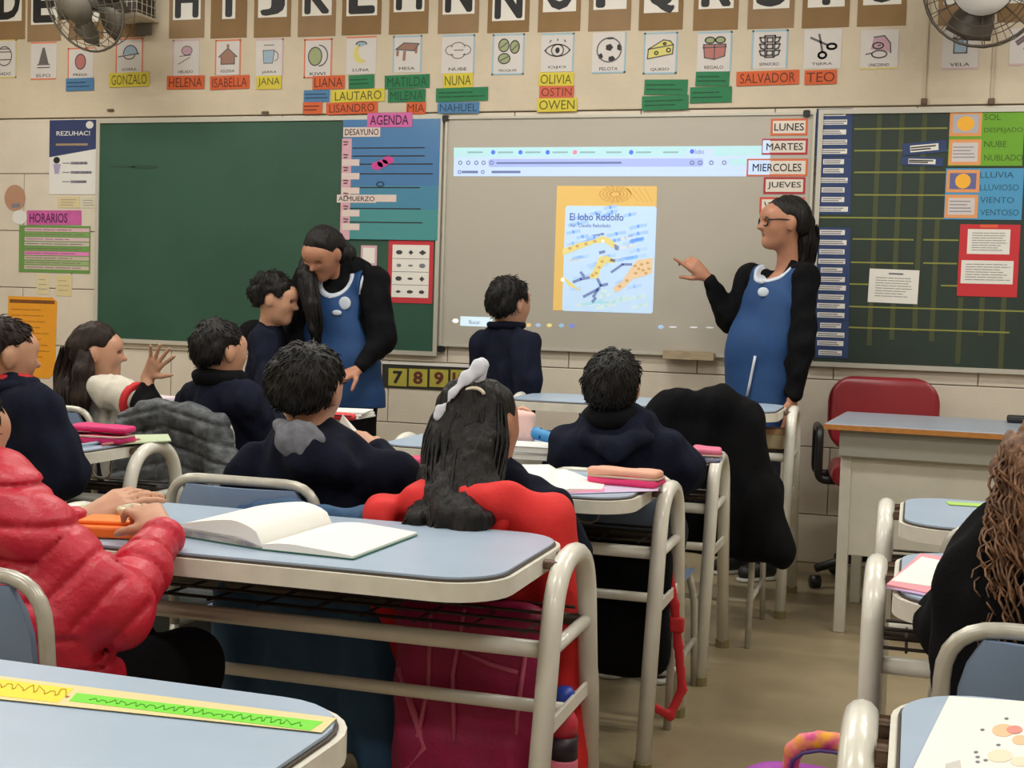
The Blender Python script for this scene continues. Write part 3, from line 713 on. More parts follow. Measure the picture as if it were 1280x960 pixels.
# ---- name strips
nc = {'blue': (74, 122, 164), 'yellow': (208, 190, 62), 'orange': (206, 92, 46), 'green': (34, 118, 74), 'red': (200, 96, 72)}
strips = [(84, 98, 119, 114, 'blue', None, 'below the reddish oval picture'), (138, 91, 188, 109, 'yellow', 'GONZALO', 'below the cap picture'), (210, 95, 257, 112, 'orange', 'HELENA', 'below the ice cream picture'), (264, 95, 313, 112, 'orange', 'ISABELLA', 'below the church picture'), (322, 95, 353, 112, 'yellow', 'JANA', 'below the jug picture'),
 (392, 95, 432, 112, 'orange', 'LIANA', 'below the kiwi picture'), (437, 94, 469, 111, 'green', None, 'below the moon picture'), (381, 113, 413, 128, 'blue', None, 'left of the long yellow strip'), (416, 112, 482, 128, 'yellow', 'LAUTARO', 'two rows below the moon picture'), (380, 128, 404, 143, 'orange', None, 'short one resting on the chalkboard frame'), (409, 128, 473, 143, 'orange', 'LISANDRO', 'long one just above the pink agenda tag'),
 (482, 94, 538, 111, 'green', 'MATILDA', 'first below the table picture'), (486, 112, 533, 128, 'green', 'MILENA', 'second below the table picture'), (509, 128, 533, 143, 'orange', 'MIA', 'third below the table picture'), (555, 92, 592, 110, 'yellow', 'NUNA', 'below the cloud picture'), (546, 110, 611, 127, 'green', None, 'second below the cloud picture'), (548, 128, 600, 142, 'blue', 'NAHUEL', 'third below the cloud picture'),
 (674, 91, 718, 108, 'yellow', 'OLIVIA', 'first below the eye picture'), (675, 108, 718, 123, 'red', 'OSTIN', 'between two yellow strips below the eye picture'), (672, 123, 722, 140, 'yellow', 'OWEN', 'third below the eye picture'), (806, 100, 860, 119, 'green', None, 'first below the cheese picture'), (803, 120, 861, 138, 'green', None, 'second below the cheese picture'),
 (870, 90, 912, 108, 'green', None, 'first below the present picture'), (863, 109, 915, 129, 'green', None, 'second below the present picture'), (921, 89, 999, 107, 'orange', 'SALVADOR', 'long one below the traffic light picture'), (1006, 88, 1046, 106, 'orange', 'TEO', 'below the scissors picture')]
M_pen = {k: mat('pen_on_'+k, v, 0.7) for k, v in {'blue': (34, 62, 92), 'yellow': (84, 84, 24), 'orange': (96, 40, 20), 'green': (16, 72, 44), 'red': (120, 44, 30)}.items()}
for i, (x0, y0, x1, y1, col, txt, where) in enumerate(strips):
    c = Card('name_strip', '%s paper name strip %s' % (col, where), 'name strip', (x0, y0, x1, y1), 0.0115, 0.001, group='paper name strips under the picture cards', rot=random.uniform(-.02, .02))
    c.full('strip_paper', mat('strip_'+col, nc[col], 0.7, var=0.1, scale=14))
    a = (-c.w*0.44, -c.h*0.34, c.w*0.44, c.h*0.34)
    if txt: c.text(txt, a, M_pen[col], 0.0014)
    else: c.scribble((a[0], -c.h*.3, a[2], c.h*.3), 2, M_pen[col], 0.0014, i, 0.006)
# cables down the plaster
for x, lab in ((1155, 'thin painted cable clipped to the wall above the blue strips'), (1239, 'thin painted cable clipped to the wall below the right fan')):
    X, Z = wp(x, 128); t = thing('wall_cable', lab, 'cable', (X, WALLY-0.008, Z))
    MB().bbox((-0.006, -0.008, 0), (0.006, 0, CEIL-Z-0.01), 0.003).build('conduit', mat('painted_cable', (186, 172, 150), 0.6), t)
    MB().bbox((-0.014, -0.016, -0.012), (0.014, 0, 0.016), 0.004).build('clip', mat('clip_brown', (96, 78, 58), 0.6), t)
for x, y in ((140, 138), (333, 141)):
    X, Z = wp(x, y); b = MB().bbox((-0.02, -0.012, -0.008), (0.02, 0, 0.006), 0.004).build('wall_fixing', mat('clip_brown', (96, 78, 58), 0.6)); b.location = (X, WALLY-0.008, Z)
    tag(b, 'small dark fixing above the green chalkboard, %s' % ('nearer the grey fan' if x < 200 else 'below the jug picture'), 'fixing')

# ---- left wall posters
NAV = mat('navy_print', (40, 52, 96), 0.6); WHT = mat('white_print', (214, 212, 208), 0.6); GRT = mat('grey_print', (120, 118, 130), 0.7)
c = Card('poster', 'navy and white notice poster left of the green chalkboard', 'poster', (62, 150, 121, 243), 0.001, 0.002)
c.full('sheet', WHT); w, h = c.w/2, c.h/2
nv = c.shapes([[(-w, h), (w, h), (w, .22*h), (-w, .0)]], NAV, 0.0022, 'navy_field')
c.text('REZUHAC!', (-.7*w, .58*h, .72*w, .70*h), WHT, 0.0028, 0.01, 'title'); c.scribble((-.7*w, .28*h, .7*w, .40*h), 1, mat('ochre_print', (150, 130, 100), .7), 0.0028, 3, 0.012, 'subtitle')
c.shapes([disc(.7*w, .86*h, .16*w, .1*h)], WHT, 0.0028, 'seal')
c.shapes([disc(-.68*w, -.08*h, .14*w, .09*h)], INK, 0.0026, 'figure_head'); c.shapes([[(-.82*w, -.18*h), (-.5*w, -.18*h), (-.58*w, -.45*h), (-.76*w, -.45*h)]], mat('lilac_print', (160, 150, 180), .7), 0.0026, 'figure_body')
for k in range(3): c.scribble((-.05*w, (-.20-.25*k)*h, .82*w, (-.12-.25*k)*h), 1, GRT, 0.0026, k, .014); c.strokes([[(-.42*w, (-.16-.25*k)*h), (-.12*w, (-.16-.25*k)*h)]], .005, GRT, .0026, 'pointer')
for px, col, lab in (((72, 246, 100, 260), (206, 190, 150), 'cream paper scrap under the navy poster'), ((101, 247, 122, 260), (204, 198, 176), 'pale paper scrap beside the board under the navy poster'), ((46, 343, 62, 368), (212, 198, 158), 'cream paper card under the green timetable, nearer the left edge'), ((70, 344, 90, 370), (210, 194, 146), 'cream paper card under the green timetable, nearer the chalkboard')):
    c = Card('paper_note', lab, 'paper', px, 0.001, 0.001, group='small cream papers left of the chalkboard'); c.full('sheet', paper(col)); c.scribble((-c.w*.35, -c.h*.35, c.w*.35, c.h*.35), 3, GRT, 0.0012, px[0], 0.003)
c = Card('paper_cutout', 'brown and white balloon-shaped paper cutout at the left edge', 'drawing', (5, 230, 36, 280), 0.001, 0.0012); w, h = c.w/2, c.h/2
c.shapes([disc(-.1*w, .3*h, .85*w, .66*h)], mat('cutout_brown', (176, 128, 100), .7, var=.3, scale=25, c2=(150, 150, 140)), 0.0012, 'balloon'); c.shapes([disc(.3*w, -.66*h, .6*w, .36*h)], WHT, 0.0016, 'basket')
c.shapes([[(-.4*w, 0), (.3*w, .05*h), (.35*w, -.15*h), (-.3*w, -.2*h)]], GRT, 0.0018, 'band')
c = Card('title_strip', 'pink paper title strip above the green timetable', 'sign', (34, 263, 102, 281), 0.0025, 0.001, rot=-.01); c.full('strip_paper', mat('pink_strip', (196, 92, 158), .7, var=.15, scale=20)); c.text('HORARIOS', (-c.w*.45, -c.h*.36, c.w*.25, c.h*.3), mat('purple_ink', (92, 30, 84), .7), 0.0014, 0.02)
c = Card('timetable', 'green bordered timetable with pink rows left of the chalkboard', 'poster', (24, 282, 113, 341), 0.001, 0.0015); c.full('backing', mat('leaf_green', (98, 142, 70), .7)); w, h = c.w/2, c.h/2
cols = [(208, 170, 178), (120, 160, 90), (206, 178, 184), (190, 182, 170), (108, 150, 78), (220, 126, 184), (190, 176, 160), (150, 170, 120), (196, 180, 170)]
for i, q in enumerate(cols):
    v1 = h*.9-i*(1.8*h/len(cols)); v0 = v1-1.8*h/len(cols)*.8; r_ = c.rect('row', (-w*.84, v0, w*.97, v1), paper(q), 0.0015, 0.0003)
    c.scribble((-w*.8, v0, w*.9, v1), 1, mat('row_ink', (120, 90, 100), .7), 0.0021, i, 0.004, parent=r_)
c = Card('poster', 'orange handwritten poster with a cut corner below the timetable', 'poster', (10, 371, 71, 472), 0.001, 0.0015); w, h = c.w/2, c.h/2
MB().prism([(-w*.98, -h), (w*.7, -h), (w*.95, -h*.86), (w, h*.9), (w*.8, h), (-w, h)], 0, 0.0015, c.M(0)).build('sheet', mat('orange_card', (226, 152, 30), .65, var=.05, scale=6), c.t)
c.scribble((-w*.9, h*.78, w*.95, h*.98), 1, mat('brown_ink', (120, 70, 20), .7), 0.0017, 1, 0.02, 'title'); c.scribble((-w*.85, -h*.55, w*.8, h*.75), 9, mat('soft_ink', (176, 112, 26), .7), 0.0017, 2, 0.006)

# ---- on the green board
AG = mat('agenda_blue', (66, 118, 168), .22, coat=.6, var=0.05, scale=2); AG2 = mat('agenda_teal', (68, 142, 146), .22, coat=.6, var=.05, scale=2)
c = Card('agenda_poster', 'glossy blue and teal daily agenda poster at the right of the green chalkboard', 'poster', (430, 150, 551, 300), GB+.006, 0.002)
w, h = c.w/2, c.h/2
c.rect('upper_sheet', (-w, -h*.1, w, h), AG); c.rect('middle_sheet', (-w, -.5*h, w, -.1*h), mat('agenda_mid', (66, 130, 160), .22, coat=.6)); c.rect('lower_sheet', (-w, -h, w, -.5*h), AG2)
for y, a, b in ((186, 444, 533), (196, 444, 533), (206, 452, 543), (218, 452, 543), (235, 440, 527), (261, 440, 528), (278, 440, 530)):
    u0, v = c.px(a, y); u1, _ = c.px(b, y); c.strokes([[(u0, v), (u1, v)]], 0.006, INK, 0.0024, 'ruled_line')
ps = paper((206, 160, 172)); pw = paper((214, 196, 190)); inkp = mat('maroon_ink', (88, 40, 56), .7)
c.rpx('pink_column', (429, 174, 441, 300), ps, 0.002)
for k, y in enumerate((205, 222, 240, 268, 285)): c.rpx('pink_tab', (430, y-5, 452, y+3), pw, 0.0026)
for k in range(7): u, v = c.px(435, 180+k*16); c.strokes([[(u-.012, v+.008), (u+.012, v+.006)], [(u-.01, v-.008), (u+.008, v-.006)]], .006, inkp, 0.0034, 'writing')
for txt, px in (('DESAYUNO', (432, 160, 478, 172)), ('ALMUERZO', (424, 244, 473, 254))):
    r_ = c.rpx('label_strip', px, pw, 0.003); c.tpx(txt, (px[0]+2, px[1]+2, px[2]-2, px[3]-2), INK, 0.0036, .01, parent=r_)
c.rpx('label_tail', (473, 244, 498, 253), pw, 0.003)
u, v = c.px(481, 205); c.shapes([disc(u-.03, v-.012, .032, .022), disc(u, v, .03, .02), disc(u+.03, v+.016, .032, .02)], mat('magenta_cut', (196, 60, 140), .6), 0.003, 'magenta_cutout')
u, v = c.px(478, 231); c.strokes([ring(u, v, .02, .012, 10)], .006, mat('dark_teal_ink', (30, 66, 84), .6), 0.003, 'scribble')
c = Card('agenda_tag', 'pink paper tag lettered AGENDA on the chalkboard frame', 'sign', (462, 142, 518, 160), GB+.0095, 0.001); c.full('strip_paper', mat('pink_tag', (200, 100, 160), .7)); c.text('AGENDA', (-c.w*.44, -c.h*.34, c.w*.42, c.h*.34), mat('plum_ink', (80, 22, 66), .7), 0.0014, .012)
c = Card('picture_poster', 'red framed poster of small black pictograms below the agenda', 'poster', (487, 301, 543, 379), GB, 0.0015); c.full('red_backing', mat('red_card', (190, 44, 54), .65)); w, h = c.w/2, c.h/2
c.rect('white_sheet', (-w*.82, -h*.82, w*.82, h*.86), M_wpaper, .0015, .0005)
for i in range(4):
    for j in range(3):
        u, v = (-.52+.52*j)*w, (.62-.42*i)*h; g = random.Random(i*3+j)
        c.shapes([disc(u, v, w*g.uniform(.1, .17), h*g.uniform(.03, .09), g.choice((4, 6, 10)))], GRT if i in (1,) else mat('picto_ink', (60, 58, 60), .7), .0022, 'pictogram')
c.strokes([[(-w*.8, (.42-.42*i)*h), (w*.8, (.42-.42*i)*h)] for i in range(3)], .003, GRT, .0022, 'divider')
c = Card('small_notice', 'small pink edged notice half hidden behind the bending teacher', 'paper', (453, 307, 473, 332), GB, 0.001); c.full('pink_backing', ps); c.full('sheet', M_wpaper, .012, .001, .0004)

# ---- weekday labels
for txt, px, bc, lab in (('LUNES', (964, 149, 1010, 170), (206, 104, 66), 'orange framed'), ('MARTES', (953, 174, 1010, 194), (176, 50, 60), 'red framed'), ('MIERCOLES', (934, 199, 1010, 221), (208, 106, 70), 'orange framed'), ('JUEVES', (955, 222, 1007, 243), (170, 44, 56), 'red framed'), ('VIERNES', (950, 247, 1006, 268), (200, 74, 56), 'red framed, half hidden')):
    c = Card('weekday_label', '%s weekday label reading %s on the whiteboard' % (lab, txt), 'sign', px, WB, 0.001, group='weekday labels on the whiteboard')
    c.full('frame', mat('wd_%d' % bc[1], bc, .65)); s_ = c.full('sheet', paper((222, 212, 200)), .010, .001, .0004)
    c.text(txt, (-c.w*.40, -c.h*.22, c.w*.40, c.h*.22), INK, 0.0022, .008)

# ---- projected picture (light thrown on the whiteboard)
def pj(name, c_, e=0.35): return mat('projected_'+name, c_, .4, emit=e)
c = Card('projected_screen', 'bright projected computer screen with a giraffe storybook cover on the whiteboard', 'projection', (569, 184, 963, 412), WB, 0.0003)
bar = c.rpx('browser_window', (569, 184, 963, 221), pj('bar', (186, 208, 240), .36), 0, .0003)
c.rpx('tab_row', (569, 184, 963, 196), pj('tabs', (172, 214, 222), .36), .0003, .0002, bar)
c.rpx('active_tab', (858, 186, 893, 197), pj('bar', (186, 208, 240), .36), .0005, .0002, bar, .006)
c.rpx('address_field', (612, 199, 880, 209), pj('field', (160, 176, 232), .36), .0003, .0002, bar, .012)
c.rpx('profile_pill', (912, 199, 960, 207), pj('tabs', (172, 214, 222), .36), .0003, .0002, bar, .01)
pt = pj('ink', (110, 124, 176), .12); pb = pj('dot', (70, 110, 226), .4)
for k, x in enumerate((584, 622, 656, 690, 724, 757, 794, 828)):
    if k in (1, 2, 3, 6): u, v = c.px(x-4, 191); c.shapes([disc(u, v, .011, .011)], pb, .0006, 'tab_icon', bar)
    elif k == 4: u, v = c.px(x-4, 191); c.shapes([disc(u, v, .011, .011)], pj('pinkdot', (220, 130, 160), .3), .0006, 'tab_icon', bar)
    c.rpx('tab_title', (x+2, 190, x+21, 192), pj('tabtext', (140, 176, 190), .2), .0006, .0002, bar)
u, v = c.px(866, 190); c.shapes([disc(u, v, .011, .011)], pb, .0008, 'tab_icon', bar); c.tpx('lobo', (870, 187, 881, 193), pt, .0009, parent=bar, name='tab_title')
c.rpx('address_text', (622, 203, 778, 205.4), pt, .0006, .0002, bar)
for x in (577, 587, 597, 606, 616, 866, 876, 890, 906): u, v = c.px(x, 204); c.strokes([ring(u, v, .009, .009, 8)], .004, pt, .0006, 'button', bar)
for x0_, x1_ in ((579, 599), (616, 652)): c.rpx('bookmark', (x0_, 214, x1_, 217), pt, .0004, .0002, bar)
for x in (576, 605): u, v = c.px(x, 215.5); c.strokes([ring(u, v, .008, .008, 8)], .004, pt, .0005, 'button', bar)
bk = c.rpx('book_cover', (695, 233, 819.5, 390), pj('ochre', (220, 182, 104), .28), 0, .0003)
pic = c.rpx('cover_picture', (706, 258, 819.5, 390.5), pj('sky', (186, 214, 244), .34), .0003, .0002, bk, .014)
def gp(L): return [c.px(690+x*140/768, 225+y*175/960) for x, y in L]      # places on the cover
g = random.Random(5)
for col, ys, n_ in (((160, 196, 240), (195, 450), 18), ((174, 206, 243), (430, 760), 14), ((206, 216, 222), (390, 560), 8), ((198, 220, 224), (760, 880), 12)):
    L = []
    for i in range(n_):
        x = g.uniform(110, 560); y = g.uniform(*ys); l = g.uniform(60, 130); L.append(gp([(x, y), (x+l*.5, y-l*.12), (x+l, y-l*.2)]))
    c.strokes(L, .016, pj('streak%d' % col[0], col, .34), .0006, 'brush_streak', bk)
gy = pj('giraffe', (222, 208, 136), .3); go = pj('giraffe_orange', (224, 196, 160), .3); gs = pj('giraffe_spot', (204, 168, 106), .22); gh = pj('giraffe_hoof', (122, 142, 194), .2)
nk = [(80, 520), (80, 475), (180, 435), (290, 410), (350, 385), (400, 400), (460, 450), (455, 480), (425, 470), (370, 430), (300, 435), (180, 480)]
c.shapes([gp(nk)], gy, .0009, 'giraffe', bk); c.shapes([gp([(430, 440), (465, 455), (462, 485), (438, 480)]), gp(disc(352, 372, 14, 8)), gp([(270, 380), (340, 370), (335, 384)])], gh, .0011, 'giraffe_muzzle', bk)
c.shapes([gp([(330, 530), (380, 520), (435, 545), (430, 570), (380, 570), (340, 610), (320, 680), (255, 670), (290, 620)])], gy, .0009, 'giraffe', bk)
c.strokes([gp([(260, 670), (205, 680), (155, 700)]), gp([(320, 680), (340, 725), (385, 715)]), gp([(330, 740), (290, 800)]), gp([(225, 800), (320, 750)]), gp([(285, 835), (305, 810)]), gp([(410, 550), (435, 555)]), gp([(335, 500), (365, 492)]), gp([(205, 635), (225, 660)])], .014, gh, .0011, 'giraffe_leg', bk)
c.shapes([gp([(550, 600), (590, 550), (700, 535), (692, 640), (640, 660), (560, 680), (500, 740), (440, 775), (425, 740), (490, 690)])], go, .0009, 'giraffe', bk)
c.strokes([gp([(550, 580), (490, 580), (415, 632)])], .012, gh, .0011, 'giraffe_tail', bk); c.shapes([gp([(72, 660), (110, 680), (215, 770), (120, 725)])], gy, .0009, 'giraffe', bk)
for L in ([(130, 470), (180, 455), (240, 440), (300, 422)], [(330, 600), (310, 640), (285, 655), (350, 560)], [(575, 590), (620, 580), (660, 570), (580, 640), (630, 620), (670, 610), (520, 690), (470, 730), (600, 610), (650, 640)]):
    c.shapes([gp(disc(x, y, 13, 10, 6)) for x, y in L], gs, .0012, 'giraffe_spot', bk)
c.shapes([gp(disc(355, 420, 9, 9)), gp(disc(80, 685, 12, 12))], pj('white', (250, 250, 250), .5), .0013, 'giraffe_eye', bk)
ttl = gp([(128, 278), (498, 232)]); c.text('El lobo Rodolfo', (ttl[0][0], ttl[0][1], ttl[1][0], ttl[1][1]), pj('title', (92, 110, 184), .1), .0013, .012, 'title', bk)
ttl = gp([(128, 324), (408, 302)]); c.text('Ver. Claudia Rebolledo', (ttl[0][0], ttl[0][1], ttl[1][0], ttl[1][1]), pj('title', (92, 110, 184), .1), .0013, 0, 'author_line', bk)
c.strokes([gp(ring(440, 100, r_*1.2, r_*.6, 18)) for r_ in (30, 50, 70, 90)]+[gp([(520+k*40, 60), (600+k*30, 150)]) for k in range(4)], .006, pj('ochre2', (212, 172, 96), .26), .0006, 'swirl', bk)
tb_ = c.rpx('taskbar_search', (577, 396, 617, 408), pj('search', (208, 232, 246), .42), 0, .0003); c.tpx('Buscar', (588, 400, 602, 405), pt, .0006, parent=tb_, name='search_word')
u, v = c.px(571, 401); c.shapes([disc(u, v, .018, .012, 6)], pj('white', (250, 250, 250), .5), 0, 'start_icon')
for x, col in ((643, (226, 226, 226)), (662, (226, 200, 140)), (674, (170, 190, 226)), (688, (226, 214, 140)), (703, (150, 190, 220)), (716, (120, 140, 230)), (827, (170, 200, 240)), (842, (220, 220, 226)), (868, (224, 226, 230)), (888, (220, 222, 226))):
    u, v = c.px(x, 405+(x-570)*.014); c.shapes([disc(u, v, .014 if x < 830 else .02, .010 if x < 830 else .004)], pj('icon%d' % x, col, .25), 0, 'taskbar_icon')
for px in ((954, 176, 963, 192), (936, 201, 963, 219)): c.rpx('light_patch', px, pj('bar', (186, 208, 240), .36), .0012, .0003)

# ---- name column on the right board
NB = mat('blue_card', (40, 60, 106), .6, var=.12, scale=10)
ys = [142.7, 153.7, 166, 178.5, 190, 203, 214, 226, 238, 250, 262, 291, 303.5, 315, 327, 338, 349.5, 360, 371.5, 382.5, 394, 407, 418.5, 429, 441]
ORD = 'first second third fourth fifth sixth seventh eighth ninth tenth eleventh twelfth thirteenth fourteenth fifteenth sixteenth seventeenth eighteenth nineteenth twentieth twenty-first twenty-second twenty-third twenty-fourth twenty-fifth'.split()
g = random.Random(3)
for i, y in enumerate(ys):
    x = 1043-(y-140)*.018; hh = 6.2
    c = Card('name_card', 'blue name card with white label, %s from the top beside the whiteboard' % ORD[i], 'card', (x-22, y-hh, x+23, y+hh), RB+.0003*(i % 2), 0.001, group='blue name cards beside the whiteboard')
    c.full('blue_backing', NB); wl_ = g.uniform(.28, .42)
    lb = c.rect('white_label', (-c.w*wl_, -c.h*.24, c.w*wl_, c.h*.26), M_wpaper, .001, .0004); c.scribble((-c.w*wl_*.9, -c.h*.2, c.w*wl_, c.h*.2), 2, GRT, .0016, i, .005, parent=lb)
for px, rot, lab in (((1128, 178, 1183, 193), -.09, 'upper'), ((1126, 197, 1179, 208), .03, 'lower')):
    c = Card('name_card', 'loose blue name card on the dark board, %s of the two' % lab, 'card', px, RB+.0008, 0.001, rot=rot); c.full('blue_backing', NB); lb = c.rect('white_label', (-c.w*.32, -c.h*.28, c.w*.32, c.h*.28), M_wpaper, .001, .0004); c.scribble((-c.w*.3, -c.h*.2, c.w*.3, c.h*.2), 2, INK, .0016, 4, .006, parent=lb)
ora = mat('orange_border', (222, 150, 92), .65)
for (px, col, nm, pics) in (((1186, 139, 1279, 208), (104, 160, 34), 'lime green', ((1187, 140, 1227, 171), (1186, 175, 1226, 207))), ((1181, 211, 1278, 275), (72, 148, 192), 'sky blue', ((1183, 213, 1224, 241), (1181, 244, 1222, 273)))):
    c = Card('weather_chart', '%s weather chart with two framed pictures on the dark board' % nm, 'poster', px, RB, 0.0015); c.full('backing', mat('chart_'+nm[:4], col, .65, var=.04, scale=8))
    for k, q in enumerate(pics):
        f_ = c.rpx('picture_frame', q, ora, .0015, .0006); q2 = (q[0]+4, q[1]+4, q[2]-4, q[3]-4)
        c.rpx('picture', q2, paper((176, 176, 184)) if nm[0] == 'l' and k == 0 else (mat('dusk_print', (96, 100, 150), .7) if k == 0 else paper((206, 198, 196))), .0021, .0003, f_)
        u, v = c.px((q[0]+q[2])/2, (q[1]+q[3])/2)
        if k == 0: c.shapes([disc(u, v, .038 if nm[0] == 'l' else .034, .034, 12)], mat('sun_print', (240, 176, 50), .6), .0026, 'sun', f_)
        else: c.scribble((u-.05, v-.03, u+.05, v+.03), 4, GRT, .0026, 9, .004, parent=f_)
    t_ = mat('ink_'+nm[:4], tuple(int(v*.55) for v in col), .7); words = ('SOL', 'DESPEJADO', 'NUBE', 'NUBLADO') if nm[0] == 'l' else ('LLUVIA', 'LLUVIOSO', 'VIENTO', 'VENTOSO')
    for k, wd_ in enumerate(words):
        y = px[1]+8+k*(px[3]-px[1])/4.1; c.tpx(wd_, (px[0]+44, y-3.5, px[0]+44+min(48, len(wd_)*7), y+4), t_, .0018)
c = Card('notice_board_sheet', 'red card with two white typed sheets below the weather charts', 'poster', (1198, 281, 1273, 371), RB, 0.0015, rot=.0); c.full('red_backing', mat('red_card2', (196, 40, 48), .6))
for q, n_ in (((1209, 287, 1262, 318), 8), ((1201, 326, 1266, 355), 7)):
    s_ = c.rpx('typed_sheet', q, M_wpaper, .0015, .0005); a = wrect(*q); c.scribble((a[0]-c.cx+.02, a[1]-c.cz+.012, a[2]-c.cx-.01, a[3]-c.cz-.012), n_, mat('typed_grey', (150, 146, 146), .7), .0022, n_, .004, parent=s_)
c.rpx('orange_tab', (1225, 281, 1247, 285), mat('tab_or', (222, 90, 60), .6), .0018)
c = Card('typed_notice', 'single white typed notice taped on the dark board', 'paper', (1086, 337, 1148, 379), RB, 0.001, rot=.02); c.full('sheet', M_wpaper); c.scribble((-c.w*.36, -c.h*.34, c.w*.4, c.h*.28), 8, mat('typed_grey', (150, 146, 146), .7), .0012, 8, .004); c.scribble((-c.w*.1, c.h*.3, c.w*.2, c.h*.44), 1, GRT, .0012, 8, .008, 'heading')

# ---- number strip
c = Card('number_strip', 'black strip of yellow number tiles 7 8 9 10 under the boards', 'number line', (478, 456, 628, 488), 0.001, 0.003); c.full('black_backing', mat('strip_black', (34, 34, 28), .6)); c.rect('top_edge', (-c.w/2, c.h/2-.008, c.w/2, c.h/2+.004), WHT, .0, .006)
for k, (x, tx) in enumerate(((497.5, '7'), (523, '8'), (549, '9'), (575, '10'), (601, '11'))):
    y = 472-.5+(x-497)*.025; q = c.rpx('number_tile', (x-11.5, y-11, x+11.5, y+11), mat('tile_yellow', (172, 162, 66), .5, var=.1, scale=20), .003, .0015); c.tpx(tx, (x-(6 if len(tx) < 2 else 9), y-8, x+(6 if len(tx) < 2 else 9), y+8), mat('tile_digit', (92, 40, 34), .5) if tx != '7' else INK, .0048, .04, 'digit', q)

# ---- fans and caged box
def Rlook(d):
    d = unit(d); x = unit(np.cross((0, 0, 1), d)); return np.stack([x, np.cross(d, x), d], 1)
def make_fan(c0, d, R0, label, hub, mcage, mblade, mhub, n_blade=3, ha=.0):
    t = thing('wall_fan', label, 'fan', c0); Rm = Rlook(d); tr = lambda P: np.array(P) @ Rm.T
    cg = thing('front_grille', None, None); cg.parent = t
    for k, q in enumerate((1.0, .84, .68, .52)):
        z = .07*math.sqrt(max(0, 1-(q*.95)**2))+.02
        MB().tube(tr([(R0*q*math.cos(a), R0*q*math.sin(a), z) for a in np.linspace(0, 2*PI, 33)[:-1]]), .006 if k == 0 else .0022, 6, closed=True).build('grille_ring', mcage, cg, True)
    b = MB()
    for k in range(24):
        a = 2*PI*k/24; b.tube(tr([(R0*q*math.cos(a), R0*q*math.sin(a), .07*math.sqrt(max(0, 1-(q*.95)**2))+.02) for q in (hub/R0*.9, .6, .85, 1.0)]), .0018, 4)
    b.build('grille_spokes', mcage, cg)
    b = MB(); 
    for q in (1.0, .7, .4): b.tube(tr([(R0*q*math.cos(a), R0*q*math.sin(a), -.05-.03*(1-q)) for a in np.linspace(0, 2*PI, 25)[:-1]]), .0025, 5, closed=True)
    for k in range(16): a = 2*PI*k/16; b.tube(tr([(R0*math.cos(a), R0*math.sin(a), .03), (R0*math.cos(a), R0*math.sin(a), -.05), (.06*math.cos(a), .06*math.sin(a), -.09)]), .0018, 4)
    b.build('rear_grille', mcage, t)
    MB().lathe([(.01, .0), (hub, .0), (hub, .012), (hub*.82, .018), (hub*.78, .026), (.005, .03)], tr((0, 0, .088)), 28, R=Rm).build('hub_cap', mhub, t, True)
    MB().lathe([(.03, -.2), (.075, -.18), (.085, -.1), (.06, -.05), (.02, .05)], (0, 0, 0), 20, R=Rm).build('motor', mblade, t, True)
    for k in range(n_blade):
        a0 = ha+2*PI*k/n_blade; vs = []; 
        for i in range(8):
            q = .03+(R0*.92-.03)*i/7; w_ = .25+.35*math.sin(PI*min(1, i/7*1.1)*.8)
            for s in (-1, 0, 1): vs.append((q*math.cos(a0+s*w_), q*math.sin(a0+s*w_), .0+.022*s))
        fs = [(i*3+j, i*3+j+1, i*3+j+4, i*3+j+3) for i in range(7) for j in range(2)]
        o = mesh_obj('blade', tr(vs), fs, mblade, t, True); md = o.modifiers.new('thick', 'SOLIDIFY'); md.thickness = .003
    wall = np.array([0, WALLY-.012-c0[1], .02]); mo = tr((0, 0, -.17))
    MB().tube([mo, mo*.5+wall*.5+np.array([0, 0, -.02]), wall], .018, 8).build('wall_arm', mblade, t, True)
    MB().bbox(wall+np.array([-.05, -.016, -.08]), wall+np.array([.05, 0, .08]), .006).build('wall_plate', mblade, t)
    return t
M_fg = mat('fan_grey', (98, 92, 82), .5, var=.15, scale=8); M_fd = mat('fan_dark', (74, 64, 54), .5); M_fw = mat('fan_badge', (206, 202, 198), .3); M_cw = mat('fan_wire', (126, 116, 104), .4, metal=.3)
p_ = at(112, 4, 5.82); make_fan(p_, (-.10, -.85, -.42), .235, 'grey wall fan tilted down over the letters at upper left', .085, M_fg, M_fg, M_fg, 5, .5)
p_ = at(1232, -16, 5.95); make_fan(p_, (-.12, -1, -.12), .245, 'wall fan with a white hub cap at the upper right', .125, M_fd, M_fd, M_fw, 3, .2)
X, Z = wp(160, 30); X2, _ = wp(196, 30)
t = thing('caged_box', 'dark wall box behind a white wire cage beside the letter H', 'box', ((X+X2)/2, WALLY-.008, Z)); wd = (X2-X)/2
MB().bbox((-wd+.01, -.16, .02), (wd-.01, 0, .36), .006).build('box_body', mat('box_brown', (70, 58, 50), .6), t)
MB().bbox((-wd-.02, -.2, -.004), (wd+.02, 0, .012), .003).build('bottom_flange', mat('flange', (196, 184, 164), .6), t)
b = MB()
for k in range(9): b.tube([(-wd, 0, .03+k*.042), (-wd, -.185, .03+k*.042), (wd, -.185, .03+k*.042), (wd, 0, .03+k*.042)], .0022, 5)
for k in range(7): x = -wd+2*wd*k/6; b.tube([(x, -.185, .012), (x, -.185, .38)], .0022, 5)
for k in range(4):
    for s in (-1, 1): b.tube([(s*wd, -.045*k, .012), (s*wd, -.045*k, .38)], .0022, 5)
tag(b.build('wire_cage', mat('cage_wire', (190, 184, 170), .4), t), kind='stuff')

